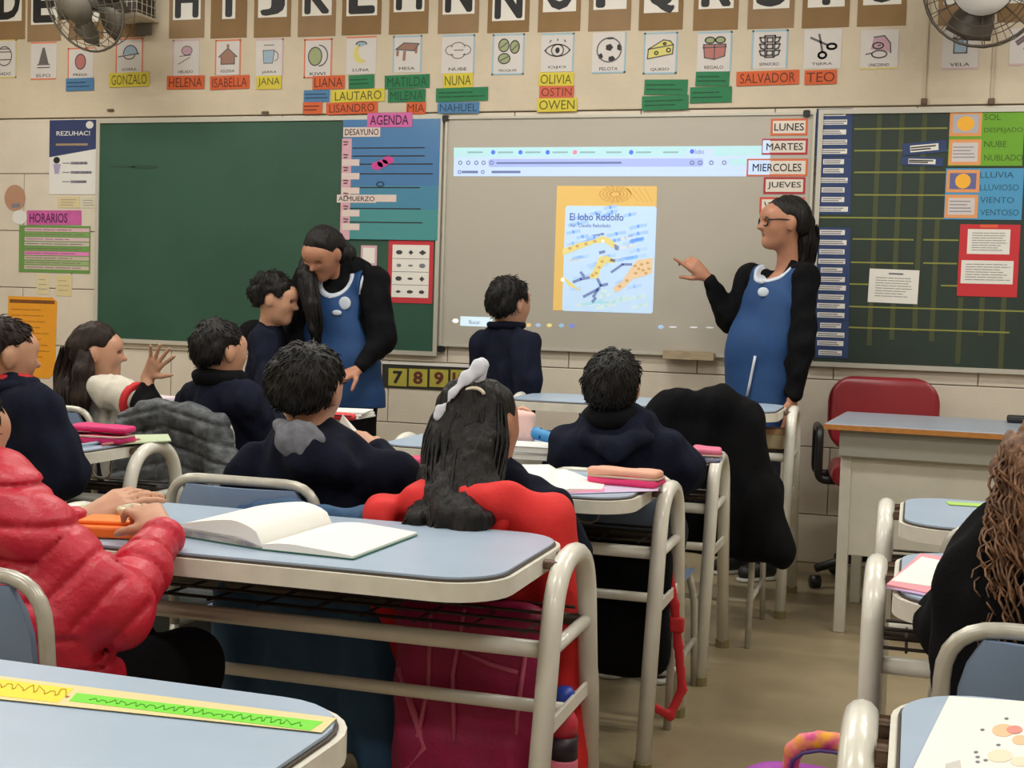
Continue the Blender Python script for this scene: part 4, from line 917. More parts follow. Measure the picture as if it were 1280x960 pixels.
# ================================================================ PEOPLE
SKIN = mat('skin', (194, 145, 116), .5, sub=.15, var=.08, scale=30)
SKIN2 = mat('skin_tan', (178, 124, 96), .5, sub=.12, var=.08, scale=30)
HAIRB = mat('black_hair', (14, 12, 11), .5, spec=.26, var=.5, scale=90, bump=.7, stretch=(1, 1, .12), c2=(30, 25, 23))
HAIRD = mat('dark_brown_hair', (30, 21, 18), .5, spec=.18, var=.6, scale=60, bump=.6, stretch=(1, 1, .1), c2=(56, 40, 33))
HAIRC = mat('brown_curly_hair', (92, 62, 42), .5, var=.7, scale=50, bump=.8, c2=(150, 108, 74))
NAVY = mat('navy_fleece', (21, 25, 42), .9, spec=.15, var=.2, scale=20, bump=.2, bscale=180)
NAVY2 = mat('navy_knit', (18, 22, 38), .9, spec=.15, var=.25, scale=16, bump=.2, bscale=200)
BLACK = mat('black_cloth', (13, 13, 16), .9, spec=.15, var=.3, scale=14, bump=.2, bscale=160)
APRON = mat('blue_apron', (18, 64, 116), .7, var=.12, scale=10, bump=.15, bscale=200)
TRIM = mat('white_trim', (196, 204, 216), .7)
JEANS = mat('dark_trousers', (26, 30, 44), .85, var=.2, scale=20)
SHOE = mat('dark_shoe', (24, 24, 26), .5); SOLE = mat('shoe_sole', (190, 188, 180), .6)
EYEW = mat('eye_white', (226, 220, 214), .25); EYEI = mat('iris', (40, 26, 18), .2); LIP = mat('lips', (160, 88, 80), .45); BROW = mat('eyebrow', (34, 26, 22), .8)
def J(x, y, Y): return at(x, y, Y)
def frame(yaw, pitch=0.0, roll=0.0):
    yaw, pitch, roll = map(math.radians, (yaw, pitch, roll))
    f = np.array([-math.sin(yaw)*math.cos(pitch), math.cos(yaw)*math.cos(pitch), -math.sin(pitch)]); r = np.array([math.cos(yaw), math.sin(yaw), 0]); u = np.cross(r, f)
    r2 = math.cos(roll)*r+math.sin(roll)*u; u2 = -math.sin(roll)*r+math.cos(roll)*u
    return np.stack([r2, f, u2])
class Head:
    """head frame: c between the ears, H crown-to-chin height"""
    def __init__(s, c, H, yaw, pitch=0, roll=0): s.c = np.array(c, float); s.H = H; s.R = frame(yaw, pitch, roll)
    def P(s, u, v, w): return s.c+s.H*(u*s.R[0]+v*s.R[1]+w*s.R[2])
    def loc(s, P): return (P-s.c)@s.R.T/s.H
    def ell(s, S, c, r, k=.02, rx=0.0):
        R = s.R
        if rx: cc, sn = math.cos(rx), math.sin(rx); R = np.stack([R[0], cc*R[1]+sn*R[2], -sn*R[1]+cc*R[2]])
        S.ell(s.P(*c), np.array(r)*s.H, k*s.H/.2, R)
    def skin(s, S, mouth_open=0.0):
        s.ell(S, (0, -.05, .13), (.345, .425, .36)); s.ell(S, (0, .12, -.10), (.29, .27, .34), .04); s.ell(S, (0, .17, -.33), (.19, .19, .15), .04)
        s.ell(S, (0, .30, .15), (.2, .11, .1), .05)
        H = s.H
        S.cap(s.P(0, .37, .04), s.P(0, .495, -.10), .026*H, .05*H, .015); S.cap(s.P(-.05, .415, -.115), s.P(.05, .415, -.115), .04*H, .04*H, .010)
        s.ell(S, (.15, .28, -.10), (.1, .09, .1), .03); s.ell(S, (-.15, .28, -.10), (.1, .09, .1), .03)
        if mouth_open: s.ell(S, (0, .36, -.215), (.085, .05, .03), .01); s.ell(S, (0, .345, -.30-.03), (.075, .05, .03), .01)
        else: s.ell(S, (0, .375, -.225), (.085, .045, .028), .008); s.ell(S, (0, .37, -.27), (.075, .045, .03), .008)
        s.ell(S, (0, .31, -.41), (.09, .08, .07), .03)
        for q in (-1, 1):
            S.ell(s.P(q*.345, -.02, -.04), np.array((.035, .085, .14))*H, .008, s.R); S.ell(s.P(q*.36, -.05, -.02), np.array((.03, .07, .09))*H, .006, s.R)
        def sock(P):
            L = s.loc(P); d = np.full(len(P), -1.0)
            for q in (-1, 1): d = np.maximum(d, .058-np.sqrt(((L[:, 0]-q*.135)/1.3)**2+((L[:, 1]-.40))**2+((L[:, 2]-.02)/.8)**2))
            if mouth_open: d = np.maximum(d, .04-np.sqrt(((L[:, 0])/1.6)**2+(L[:, 1]-.38)**2+(L[:, 2]+.262)**2))
            return d*s.H
        S.cut(sock)
    def neck(s, S, base, r=.2, k=.03): S.cap(s.P(0, -.08, -.2), base, r*s.H, r*1.12*s.H, k)
    def face(s, parent, mouth_open=0.0, lips=LIP, closed=False):
        """eyes, brows and lips as small parts of the body"""
        for q in (-1, 1):
            e = SDF(); e.ell(s.P(q*.135, .335, .02), np.array((.06, .05, .045 if not closed else .03))*s.H, 0, s.R)
            eo = e.build('eye', EYEW if not closed else SKIN2, parent, .0035)
            if not closed:
                e = SDF(); e.ell(s.P(q*.135, .372, .018), np.array((.03, .018, .03))*s.H, 0, s.R); e.build('iris', EYEI, eo, .002)
            b = SDF(); b.chain([s.P(q*.06, .405, .115), s.P(q*.14, .395, .15), s.P(q*.225, .34, .12)], [.013*s.H, .017*s.H, .008*s.H], .003); b.build('eyebrow', BROW, parent, .003)
        l = SDF()
        if mouth_open: l.ell(s.P(0, .385, -.225), np.array((.08, .03, .02))*s.H, .004, s.R).ell(s.P(0, .375, -.325), np.array((.07, .03, .022))*s.H, .004, s.R)
        else: l.ell(s.P(0, .405, -.232), np.array((.075, .02, .014))*s.H, .003, s.R).ell(s.P(0, .40, -.262), np.array((.065, .02, .016))*s.H, .003, s.R)
        l.build('lips', lips, parent, .003)
    def hair(s, S, thick=.045, front=.0, back=.0, side=0.0, seed=1, amp=.010, ears=True, lowside=0.0, flow=False, taper=.030):
        """cap of hair cut along a hairline; loc u,v,w"""
        s.ell(S, (0, -.05, .135), (.345+thick, .425+thick, .365+thick)); s.ell(S, (0, -.20, -.05), (.30+thick*.5, .24+thick*.6, .30), .05)
        nz = wrinkle(amp, 26/s.H*.2, seed, 9, (1, 1, .35)); n2 = wrinkle(amp*.55, 190, seed+5, 11, (1, 1, .45))
        def line(P):
            L = s.loc(P); u, v, w = L.T
            f = -.05+.62*v+.35*v*v - front*np.clip(v-.1, 0, 1)*3 - back*np.clip(-v-.1, 0, 1)*3 - side*(np.abs(v) < .25)
            d = f-w
            if ears: d = np.maximum(d, np.where(np.abs(u) > .2, .15-np.sqrt((v+.0)**2+((w+.06)/1.25)**2), -1))
            return d*s.H*.8
        def vol(P):
            d = line(P)/s.H; t = np.clip(1+d/.22, 0, 1); top = np.clip(1.2-2*t, 0, 1); return t*t*taper*s.H+np.minimum((nz(P)+n2(P))*(.35+.65*top), thick*.45*s.H)
        S.disp(vol); S.cut(line)
def ik(a, b, l1, l2, pole):
    a = np.array(a, float); b = np.array(b, float); d = b-a; L = min(np.linalg.norm(d), (l1+l2)*.999); d = unit(d); x = (l1*l1-l2*l2+L*L)/(2*L); y = math.sqrt(max(l1*l1-x*x, 0))
    p = np.array(pole, float); p = unit(p-d*(p@d)); return a+d*x+p*y
def hand(S, wrist, d, n, size=.145, curl=(.5,)*4, spread=.1, thumb=1, tcurl=.3, tout=.8):
    """wrist joint, direction d, back-of-hand normal n; thumb=+1 on the d x n side"""
    d = unit(d); n = unit(n-d*(n@d)) if isinstance(n, np.ndarray) else unit(np.array(n, float)-d*(np.array(n, float)@d)); c = np.cross(d, n); k = size/.16; w = np.array(wrist, float)
    S.chain([w-d*.01, w+d*.035*k], [.019*k, .022*k], .015, (n, .7))
    for i in range(4):
        q = (1.5-i)*thumb; S.cap(w+d*.02*k+c*q*.010*k, w+d*.078*k+c*q*.0165*k-n*abs(q)*.002, .0125*k, .0115*k, .010)
        L = np.array((.040, .026, .020))*k*(.95, 1.05, 1.0, .8)[i]; p = w+d*.080*k+c*q*.0175*k-n*abs(q)*.002; a = 0.0
        dd = unit(d+c*q*spread*.5); r = (.0088*k, .0082*k, .0076*k, .0066*k)
        for j in range(3):
            a += curl[i % len(curl)]*(.8, 1.0, .7)[j]; t = dd*math.cos(a)-n*math.sin(a); p2 = p+t*L[j]; S.cap(p, p2, r[j], r[j+1], .003); p = p2
    p = w+d*.025*k+c*thumb*.020*k-n*.004; t = unit(d*.75+c*thumb*tout-n*.35); p2 = p+t*.038*k; S.cap(p, p2, .0135*k, .0105*k, .01)
    t = unit(t+d*.3-n*tcurl-c*thumb*tcurl*.6); p3 = p2+t*.028*k; S.cap(p2, p3, .0100*k, .009*k, .004); t = unit(t-n*tcurl*.5); S.cap(p3, p3+t*.022*k, .009*k, .0072*k, .003)
class Person:
    """joints in world coordinates; builds one continuous body and the garments over it"""
    def __init__(s, label, base, head, neck, chest, pelvis, byaw, sh=.145, arms=None, legs=None, tr=(.115, .12), flat=.66, lean=0, group='pupils'):
        s.t = thing('person', label, 'person', (base[0], base[1], 0), group=group)
        s.h = head; s.neck = np.array(neck, float); s.chest = np.array(chest, float); s.pel = np.array(pelvis, float); s.B = frame(byaw); s.tr = tr; s.flat = flat
        s.arms = arms; s.legs = legs; s.shw = sh
    def shoulders(s): return [a[0] for a in s.arms]
    def torso(s, S, e=0.0, k=.05, low=None):
        f = (s.B[1], s.flat); p = s.pel if low is None else np.array(low, float); m = s.pel*.5+s.chest*.5
        k = k*.6; q = s.tr[0]*.93; c = s.tr[1]*.9
        S.cap(p, m, q+e, q*.96+e, k, f); S.cap(m, s.chest, q*.96+e, c+e, k, f)
        S.cap(s.chest, s.neck, c*.62+e*.6, .044+e*.4, k)
        for a in s.arms: S.cap(s.chest*.45+s.neck*.55, a[0]-np.array([0, 0, .008]), .046+e*.4, .036+e, k)
    def sleeve(s, S, a, e, r=(.046, .04, .016), k=.02, upto=1.0, start=0.0):
        A, El, W = a[0], a[1], a[2]; W = W-unit(W-El)*.03
        S.cap(A, El, r[0]+e, r[1]+e, k)
        if upto > .5: S.cap(El, El+(W-El)*min(1, (upto-.5)*2), r[1]+e, r[2]+e*1.1, k)
    def leg(s, S, l, e, r=(.068, .05, .036), k=.03):
        S.cap(l[0], l[1], r[0]+e, r[1]+e, k); S.cap(l[1], l[2], r[1]+e, r[2]+e, k)
    def body(s, skin=SKIN, hands=(), h=.006, mouth_open=0.0, legs=True):
        S = SDF(); s.h.skin(S, mouth_open); s.h.neck(S, s.neck)
        s.torso(S, -.012)
        for a in s.arms:
            S.cap(a[0], a[1], .038, .032, .02); S.cap(a[1], a[2], .032, .021, .02)
        for hd in hands: hand(S, **hd)
        if s.legs:
            for l in s.legs: S.cap(s.pel, l[0], .07, .06, .03); s.leg(S, l, -.012)
        s.bo = S.build('body', skin, s.t, h); return s.bo
    def garment(s, name, m, e=.016, low=None, upto=(1.0, 1.0), h=.008, wr=(.005, 38), seed=1, extra=None, torso=True, cutneck=True, r=(.042, .038, .016), fn=None):
        S = SDF()
        if torso: s.torso(S, e, low=low)
        for a, q in zip(s.arms, upto):
            if q > 0: s.sleeve(S, a, e, r, upto=q)
        if extra: extra(S)
        if wr: S.disp(wrinkle(wr[0]*.9, wr[1], seed)); S.disp(wrinkle(.0050, 80, seed+50, 9, (1, 1, .5)))
        if fn: S.cut(fn)
        return S.build(name, m, s.t, h)
    def trousers(s, m=JEANS, e=.014, h=.010, shoes=SHOE):
        S = SDF(); 
        for l in s.legs: S.cap(s.pel, l[0], .085, .08, .04, None); s.leg(S, l, e)
        S.disp(wrinkle(.004, 40, 3)); S.build('trousers', m, s.t, h)
        for l in s.legs:
            a = l[2]; d = l[3] if len(l) > 3 else s.B[1]; d = unit(np.array([d[0], d[1], 0])); c = np.array([a[0], a[1], 0.0])
            S = SDF(); S.cap(c+np.array([0, 0, .045])-d*.03, c+np.array([0, 0, .036])+d*.10, .040, .034, .02); S.cap(c+np.array([0, 0, .07]), c+np.array([0, 0, .05])+d*.03, .042, .036, .02)
            S.cut(lambda P: .006-P[:, 2]); so = S.build('shoe', shoes, s.t, .007)
            S = SDF(); S.cap(c-d*.035, c+d*.105, .042, .037, 0); S.cut(lambda P: np.maximum(.0005-P[:, 2], P[:, 2]-.018)); S.build('sole', SOLE, so, .006, 0)
def seated_legs(x, y, byaw, seat=.46, spread=.075, fwd=.33, feet=.30):
    B = frame(byaw); o = np.array([x, y, 0.0]); L = []
    for q in (-1, 1):
        hip = o+B[0]*q*.07+np.array([0, 0, seat+.02]); kn = o+B[0]*q*spread+B[1]*fwd+np.array([0, 0, seat+.01]); an = o+B[0]*q*spread+B[1]*feet+np.array([0, 0, .07]); L.append((hip, kn, an))
    return L
def standing_legs(pel, x, y, byaw, kz=.36, sep=.07):
    B = frame(byaw); L = []
    for q in (-1, 1):
        hip = np.array(pel)+B[0]*q*sep*.9; an = np.array([x, y, .075])+B[0]*q*sep*1.1; kn = hip*.5+an*.5+B[1]*.02; kn[2] = kz; L.append((hip, kn, an))
    return L
def mk(P): return lambda k: None
def collar(s_, r=.075, up=.02, m=NAVY, name='collar', tilt=0.0, th=.014, h=.006):
    """turned-up ring around the neck"""
    c = s_.neck+np.array([0, 0, up]); S = SDF(); pts = [c+s_.B[0]*r*math.cos(a)+s_.B[1]*(r*math.sin(a))+np.array([0, 0, tilt*math.sin(a)]) for a in np.linspace(0, 2*PI, 17)]
    S.chain(pts, th, .01); S.disp(wrinkle(.003, 60, 4)); return S.build(name, m, s_.t, h)

def strands(name, pts, rad, m, parent, n=60, over=.02, seed=1, wave=.004, r=.0026):
    """loose hair laid along a path"""
    g_ = np.random.default_rng(seed); P = np.array(pts); q = np.linspace(0, 1, len(P)); tt_ = np.linspace(0, 1, 12); b = MB()
    C_ = np.stack([np.interp(tt_, q, P[:, i]) for i in range(3)], 1); R_ = np.interp(tt_, q, rad); C_[1:-1] = .25*C_[:-2]+.5*C_[1:-1]+.25*C_[2:]
    for k in range(n):
        a = g_.uniform(0, 2*PI); o = np.array([math.cos(a), math.sin(a), 0.0])*g_.uniform(1.0, 1.22); ph = g_.uniform(0, 6); e = np.zeros((12, 3)); ext = g_.uniform(-.3, 1.0)*over
        d = unit(C_[-1]-C_[-3])
        L = C_+o*R_[:, None]+np.array([math.sin(ph), math.cos(ph), 0])*wave*np.sin(tt_*9+ph)[:, None]; L[-1] += d*ext; L[-2] += d*ext*.4
        b.tube(L, np.interp(tt_, [0, .1, .8, 1], [r*.5, r, r, r*.3]), 4, cap=False)
    return tag(b.build(name, m, parent, True, True), kind='stuff')
def short_strands(hair, head, m, parent, n=500, seed=1, L=.024, lift=.14, r=.0019):
    """short combed hairs growing from a hair cap, flowing away from the crown"""
    me = hair.data; N = len(me.vertices); v = np.zeros(N*3); nn = np.zeros(N*3); me.vertices.foreach_get('co', v); me.vertices.foreach_get('normal', nn); v = v.reshape(-1, 3)+origin(hair); nn = nn.reshape(-1, 3)
    out = ((v-head.c)*nn).sum(1) > 0; idx = np.nonzero(out)[0]; g_ = np.random.default_rng(seed); idx = g_.choice(idx, min(n, len(idx)), replace=False); wh = head.P(.08, -.22, .52); b = MB()
    for i in idx:
        p, q = v[i], nn[i]; d = p-wh+g_.normal(size=3)*.02; d = d-q*(d@q); d = unit(d); l = L*g_.uniform(.6, 1.2)
        b.tube([p-q*.002, p+d*l*.5+q*l*lift*.5, p+d*l+q*l*lift*.35*g_.uniform(0, 1.6)], [r, r*.9, r*.25], 4, cap=False)
    return tag(b.build('hair_strands', m, parent, True, True), kind='stuff')

# ---- teacher pointing, at the right
A = Person('woman in blue apron and black cardigan pointing at the projected picture', (-.68, 5.86), Head(J(980, 279, 5.86), .226, 116, 0, 0), J(986, 332, 5.89), J(968, 385, 5.88), J(950, 480, 5.88), 138,
  arms=[(J(1003, 348, 5.80), J(1004, 432, 5.72), J(990, 500, 5.70)), (J(940, 345, 6.0), J(914, 402, 6.0), J(884, 347, 5.93))], tr=(.165, .15), flat=.74, group='teachers')
A.legs = standing_legs(A.pel-np.array([0, 0, .06]), -.66, 5.88, 138, .46, .08)
wr = A.arms[1][2]; dp = J(866, 330, 5.9)-wr
A.body(SKIN2, hands=[dict(wrist=wr, d=dp, n=np.array([.2, -.9, .5]), size=.17, curl=(.12, .75, .95, 1.0), thumb=-1, tcurl=.5), dict(wrist=A.arms[0][2], d=np.array([-.05, 0, -1]), n=np.array([.7, -.5, 0]), size=.17, curl=(.3, .35, .4, .45), thumb=1)], mouth_open=1.0)
A.h.face(A.bo, 1.0)
S = SDF(); A.h.hair(S, .035, back=.12, amp=.004, ears=True, seed=3); S.build('hair', HAIRB, A.t, .006)
S = SDF(); S.ell(A.h.P(0, -.42, -.02), np.array((.2, .14, .24))*.226, .03, A.h.R)
S.chain([A.h.P(.0, -.42, .0), A.h.P(.02, -.46, -.35), A.h.P(.06, -.42, -.75), A.h.P(.08, -.36, -1.0)], [.045, .05, .045, .02], .02); S.disp(wrinkle(.003, 200, 33, 9, (1, 1, .12))); S.build('hair_tail', HAIRB, A.t, .006); strands('loose_hair', [A.h.P(.0, -.42, .0), A.h.P(.02, -.46, -.35), A.h.P(.06, -.42, -.75), A.h.P(.08, -.36, -1.0)], [.045, .05, .045, .02], HAIRB, A.t, 60, .04, 5)
g_ = thing('glasses', None, None); g_.parent = A.t; loc0 = origin(A.t)
for q in (-1, 1):
    pts = [A.h.P(q*.145+.115*math.cos(a), .44-.10*abs(q*.145+.115*math.cos(a)), .01+.085*math.sin(a)) for a in np.linspace(0, 2*PI, 15)[:-1]]
    MB().tube(pts, .0035, 6, closed=True).build('rim', M_blk, g_, True, True)
    MB().tube([A.h.P(q*.255, .41, .04), A.h.P(q*.34, .2, .05), A.h.P(q*.365, -.04, .04)], .003, 6).build('temple', M_blk, g_, True, True)
MB().tube([A.h.P(-.03, .45, .02), A.h.P(.03, .45, .02)], .003, 6).build('bridge', M_blk, g_, True, True)
def belly(S): S.ell(J(945, 440, 5.88)+A.B[1]*.01, (.13, .12, .17), .05)
def neckcut(c, r, up=.0):
    c = np.array(c)+np.array([0, 0, up]); return lambda P: r-np.linalg.norm((P-c)*np.array([1, 1, .8]), axis=1)
A.garment('cardigan', BLACK, .022, low=A.pel-np.array([0, 0, .10]), seed=4, r=(.042, .034, .016), fn=lambda P: np.maximum(.085-np.linalg.norm((P-A.h.P(0, .25, -.62))*np.array([1, 1, .8]), axis=1), np.minimum(.10-np.abs((P-A.chest)@A.B[0]+.045), (P-A.chest)@A.B[1]-.02)), wr=(.006, 30))
# apron over the front half
S = SDF(); A.torso(S, .034, low=A.pel-np.array([0, 0, .30])); belly(S); S.cap(A.pel, A.pel-np.array([0, 0, .30]), .155, .185, .04, (A.B[1], .8)); S.disp(wrinkle(.005, 26, 9))
ac = A.chest; nb = A.neck
def apcut(P):
    L = (P-ac)@A.B.T; side = np.abs(L[:, 0]+.045)-(.155+np.clip(-L[:, 2], 0, .4)*.12)
    d = np.maximum(-(L[:, 1]+.0), side); d = np.maximum(d, .10-np.linalg.norm((P-A.h.P(0, .22, -.66))*np.array([1, 1, .85]), axis=1)); d = np.maximum(d, (A.pel[2]-.26)-P[:, 2]); return d
S.cut(apcut); ap = S.build('apron', APRON, A.t, .006)
def trim_of(P_, e, low, cfn, sph, name, parent, extra=None, w=.008, h=.004, wseed=9):
    """band of the apron's own surface along its neck opening"""
    S = SDF(); P_.torso(S, e+.004, low=low)
    if extra: extra(S)
    S.disp(wrinkle(.005, 26, wseed)); S.cut(lambda P: np.maximum(cfn(P), np.abs(sph(P))-w)); return S.build(name, TRIM, parent, h)
def side_A(P): L = (P-ac)@A.B.T; return np.maximum(-(L[:, 1]+.0), np.abs(L[:, 0]+.045)-(.155+np.clip(-L[:, 2], 0, .4)*.12))
trim_of(A, .034, A.pel, side_A, lambda P: np.linalg.norm((P-A.h.P(0, .22, -.66))*np.array([1, 1, .85]), axis=1)-.105, 'neck_trim', ap, belly)
def on_front(pt, out=.012):
    return np.array(pt)+A.B[1]*out
def surf(objs, x, y, off=.003):
    """point of a built mesh that lies on the sight line of photo position (x, y): used to pin badges and trims to cloth"""
    d = unit((x-640)/FPX*_r-(y-480)/FPX*_u+_fw); o = np.array([0, 0, CAMZ]); best = None
    for ob in objs:
        n = len(ob.data.vertices); v = np.zeros(n*3); ob.data.vertices.foreach_get('co', v); v = v.reshape(-1, 3)+origin(ob)
        w = v-o; t = w@d; q = np.linalg.norm(w-t[:, None]*d, axis=1); k = np.nonzero(q < .012)[0]
        if len(k):
            j = t[k].min()
            if best is None or j < best: best = j
    return None if best is None else o+d*(best-off)
def ribbon(objs, pts, r, m, name, parent, n=6):
    P = [p for p in (surf(objs, x, y) for x, y in pts) if p is not None]
    if len(P) > 1: return MB().tube(P, r, n).build(name, m, parent, True, True)
ribbon([ap], [(944, 445), (941, 460), (937, 480), (934, 495)], .006, TRIM, 'pocket_trim', ap)
for (x, y, a, b) in ((954, 365, .026, .022), (952, 352, .016, .012)):
    p = surf([ap], x, y, .004)
    if p is not None: SDF().ell(p, (a, .006, b), 0).build('badge', TRIM, ap, .004)
A.trousers(JEANS)

# ---- teacher bending, at the left
Bp = Person('woman in blue apron and black sweater looking down beside the green chalkboard', (-2.52, 5.62), Head(J(404, 316, 5.52), .222, 168, 34, 4), J(425, 345, 5.62), J(425, 392, 5.62), J(432, 480, 5.62), 178,
  arms=[(J(468, 352, 5.60), J(478, 425, 5.55), J(448, 462, 5.42)), (J(384, 350, 5.62), J(372, 420, 5.60), J(385, 470, 5.46))], tr=(.155, .145), flat=.74, group='teachers')
Bp.legs = standing_legs(Bp.pel-np.array([0, 0, .06]), -2.50, 5.64, 178, .46, .08)
Bp.body(SKIN2, hands=[dict(wrist=Bp.arms[0][2], d=np.array([-.5, -.8, -.3]), n=np.array([.2, -.3, .9]), size=.165, curl=(.4,)*4, thumb=-1), dict(wrist=Bp.arms[1][2], d=np.array([.4, -.8, -.3]), n=np.array([-.2, -.3, .9]), size=.165, curl=(.4,)*4, thumb=1)])
Bp.h.face(Bp.bo, closed=True)
S = SDF(); Bp.h.hair(S, .04, back=.2, amp=.004, seed=8); S.build('hair', HAIRB, Bp.t, .006)
S = SDF(); S.chain([Bp.h.P(-.1, -.4, .0), J(430, 318, 5.60), J(434, 338, 5.63)], [.04, .05, .03], .03); S.disp(wrinkle(.003, 200, 33, 9, (1, 1, .12))); S.build('back_hair', HAIRB, Bp.t, .006)
S = SDF(); S.chain([J(386, 318, 5.56), J(383, 345, 5.46), J(390, 380, 5.42), J(394, 412, 5.42), J(396, 428, 5.43)], [.03, .040, .036, .028, .012], .02); S.disp(wrinkle(.004, 120, 5, 9, (1, 1, .15))); S.build('ponytail', HAIRB, Bp.t, .006); strands('loose_hair', [J(386, 318, 5.56), J(383, 345, 5.46), J(390, 380, 5.42), J(394, 412, 5.42), J(396, 428, 5.43)], [.03, .040, .036, .028, .012], HAIRB, Bp.t, 60, .04, 6)
Bp.garment('sweater', BLACK, .020, seed=14, r=(.05, .046, .016), wr=(.006, 30), extra=lambda S: S.ell(J(436, 335, 5.66), (.11, .09, .06), .04))
S = SDF(); Bp.torso(S, .040, low=Bp.pel-np.array([0, 0, .10])); S.cap(Bp.pel, J(435, 497, 5.62), .16, .18, .04, (Bp.B[1], .72)); S.disp(wrinkle(.005, 26, 19))
def apcut2(P):
    L = (P-Bp.chest)@Bp.B.T; side = np.abs(L[:, 0])-(.13+np.clip(-L[:, 2]-.02, 0, .3)*.4)
    d = np.maximum(-(L[:, 1]+.02), side); d = np.maximum(d, .095-np.linalg.norm((P-J(412, 340, 5.50))*np.array([1, .8, .9]), axis=1)); return np.maximum(d, J(450, 511, 5.5)[2]-P[:, 2])
S.cut(apcut2); ap2 = S.build('apron', APRON, Bp.t, .006)
trim_of(Bp, .040, Bp.pel, lambda P: np.maximum(-((P-Bp.chest)@Bp.B[1]+.02), np.abs((P-Bp.chest)@Bp.B[0])-(.13+np.clip(-((P-Bp.chest)[:, 2])-.02, 0, .3)*.4)), lambda P: np.linalg.norm((P-J(412, 340, 5.50))*np.array([1, .8, .9]), axis=1)-.099, 'neck_trim', ap2, wseed=19); ribbon([ap2], [(456, 340), (452, 352), (450, 368)], .006, TRIM, 'arm_trim', ap2)
for (x, y, a, b) in ((431, 379, .032, .032), (421, 391, .026, .014)):
    p = surf([ap2], x, y, .004)
    if p is not None: SDF().ell(p, (a, .006, b), 0).build('badge', TRIM, ap2, .004)
Bp.trousers(BLACK)

# ---- boy beside her, in profile
C = Person('boy in navy sweatshirt standing in profile beside the bending teacher', (-2.82, 5.42), Head(J(345, 374, 5.42), .212, -82, 10, 0), J(336, 412, 5.44), J(334, 440, 5.44), J(330, 500, 5.46), -75,
  arms=[(J(340, 424, 5.56), J(352, 478, 5.52), J(380, 490, 5.40)), (J(328, 426, 5.33), J(334, 484, 5.27), J(362, 498, 5.22))], tr=(.115, .12))
C.legs = standing_legs(C.pel-np.array([0, 0, .05]), -2.82, 5.42, -75, .33, .055)
C.body(SKIN, hands=[dict(wrist=a[2], d=np.array([.9, .1, -.2]), n=np.array([0, 0, 1.]), size=.13, curl=(.4,)*4, thumb=q) for a, q in zip(C.arms, (1, -1))]); C.h.face(C.bo, closed=False)
S = SDF(); C.h.hair(S, .06, front=.10, amp=.010, seed=21); short_strands(S.build('hair', HAIRB, C.t, .006), C.h, HAIRB, C.t, 600, 35)
C.garment('sweatshirt', NAVY, .020, seed=22, h=.008); C.trousers()
S = SDF(); S.ell(J(322, 412, 5.46), (.085, .07, .05), .03).ell(J(312, 422, 5.46), (.06, .06, .05), .03); S.disp(wrinkle(.006, 50, 2)); S.build('hood', BLACK, C.t, .008)

# ---- boy at the whiteboard
D_ = Person('boy in navy jacket standing at the whiteboard looking at the projection', (-1.72, 5.52), Head(J(636, 380, 5.5), .215, -28, 0, 0), J(632, 412, 5.52), J(632, 440, 5.52), J(632, 505, 5.52), -30,
  arms=[(J(605, 432, 5.56), J(602, 475, 5.58), J(606, 515, 5.55)), (J(657, 430, 5.46), J(660, 475, 5.42), J(658, 520, 5.42))], tr=(.115, .12))
D_.legs = standing_legs(D_.pel-np.array([0, 0, .05]), -1.72, 5.52, -30, .33, .055)
D_.body(SKIN, hands=[dict(wrist=a[2], d=np.array([0, .1, -1.]), n=np.array([q*1., 0, 0]), size=.13, curl=(.35,)*4, thumb=q) for a, q in zip(D_.arms, (-1, 1))]); D_.h.face(D_.bo)
S = SDF(); D_.h.hair(S, .06, front=.05, back=.1, amp=.008, seed=31); short_strands(S.build('hair', HAIRB, D_.t, .006), D_.h, HAIRB, D_.t, 600, 74)
D_.garment('jacket', NAVY, .024, seed=32, low=D_.pel-np.array([0, 0, .06]), r=(.042, .04, .016)); D_.trousers(); collar(D_, .072, .018, NAVY, 'collar')

# ---- girl with long hair, hand raised
E_ = Person('long-haired girl in white shirt with red cuffs raising an open hand', (-2.95, 4.28), Head(J(121, 441, 4.26), .205, -62, 0, 0), J(122, 474, 4.27), J(132, 502, 4.28), J(134, 580, 4.28), -45,
  arms=[(J(112, 486, 4.40), J(120, 530, 4.50), J(150, 520, 4.62)), (J(134, 487, 4.18), J(186, 507, 4.12), J(184, 472, 4.14))], tr=(.10, .105)); E_.legs = seated_legs(-2.97, 4.28, -10)
E_.body(SKIN, hands=[dict(wrist=E_.arms[1][2], d=J(199, 446, 4.13)-J(184, 472, 4.14), n=np.array([-.25, .9, .2]), size=.14, curl=(.12, .08, .12, .2), spread=.5, thumb=-1, tcurl=0, tout=1.1), dict(wrist=E_.arms[0][2], d=np.array([.8, .5, 0]), n=np.array([0, 0, 1.]), size=.13, thumb=1)], h=.005); E_.h.face(E_.bo)
S = SDF(); E_.h.hair(S, .05, front=.22, back=.2, amp=.005, seed=41); S.build('hair', HAIRD, E_.t, .006)
S = SDF(); S.chain([E_.h.P(0, -.30, .1), J(96, 462, 4.26), J(91, 495, 4.20), J(90, 528, 4.17)], [.06, .066, .060, .040], .03); S.chain([E_.h.P(.28, -.2, 0), J(104, 466, 4.16), J(102, 500, 4.14), J(101, 518, 4.13)], [.03, .036, .034, .018], .02); S.disp(wrinkle(.004, 110, 5, 9, (1, 1, .12))); S.disp(wrinkle(.002, 260, 15, 9, (1, 1, .1)))
S.build('long_hair', HAIRD, E_.t, .005); strands('loose_hair', [E_.h.P(0, -.30, .1), J(96, 462, 4.26), J(91, 495, 4.20), J(90, 528, 4.17)], [.06, .066, .060, .040], HAIRD, E_.t, 90, .05, 7)
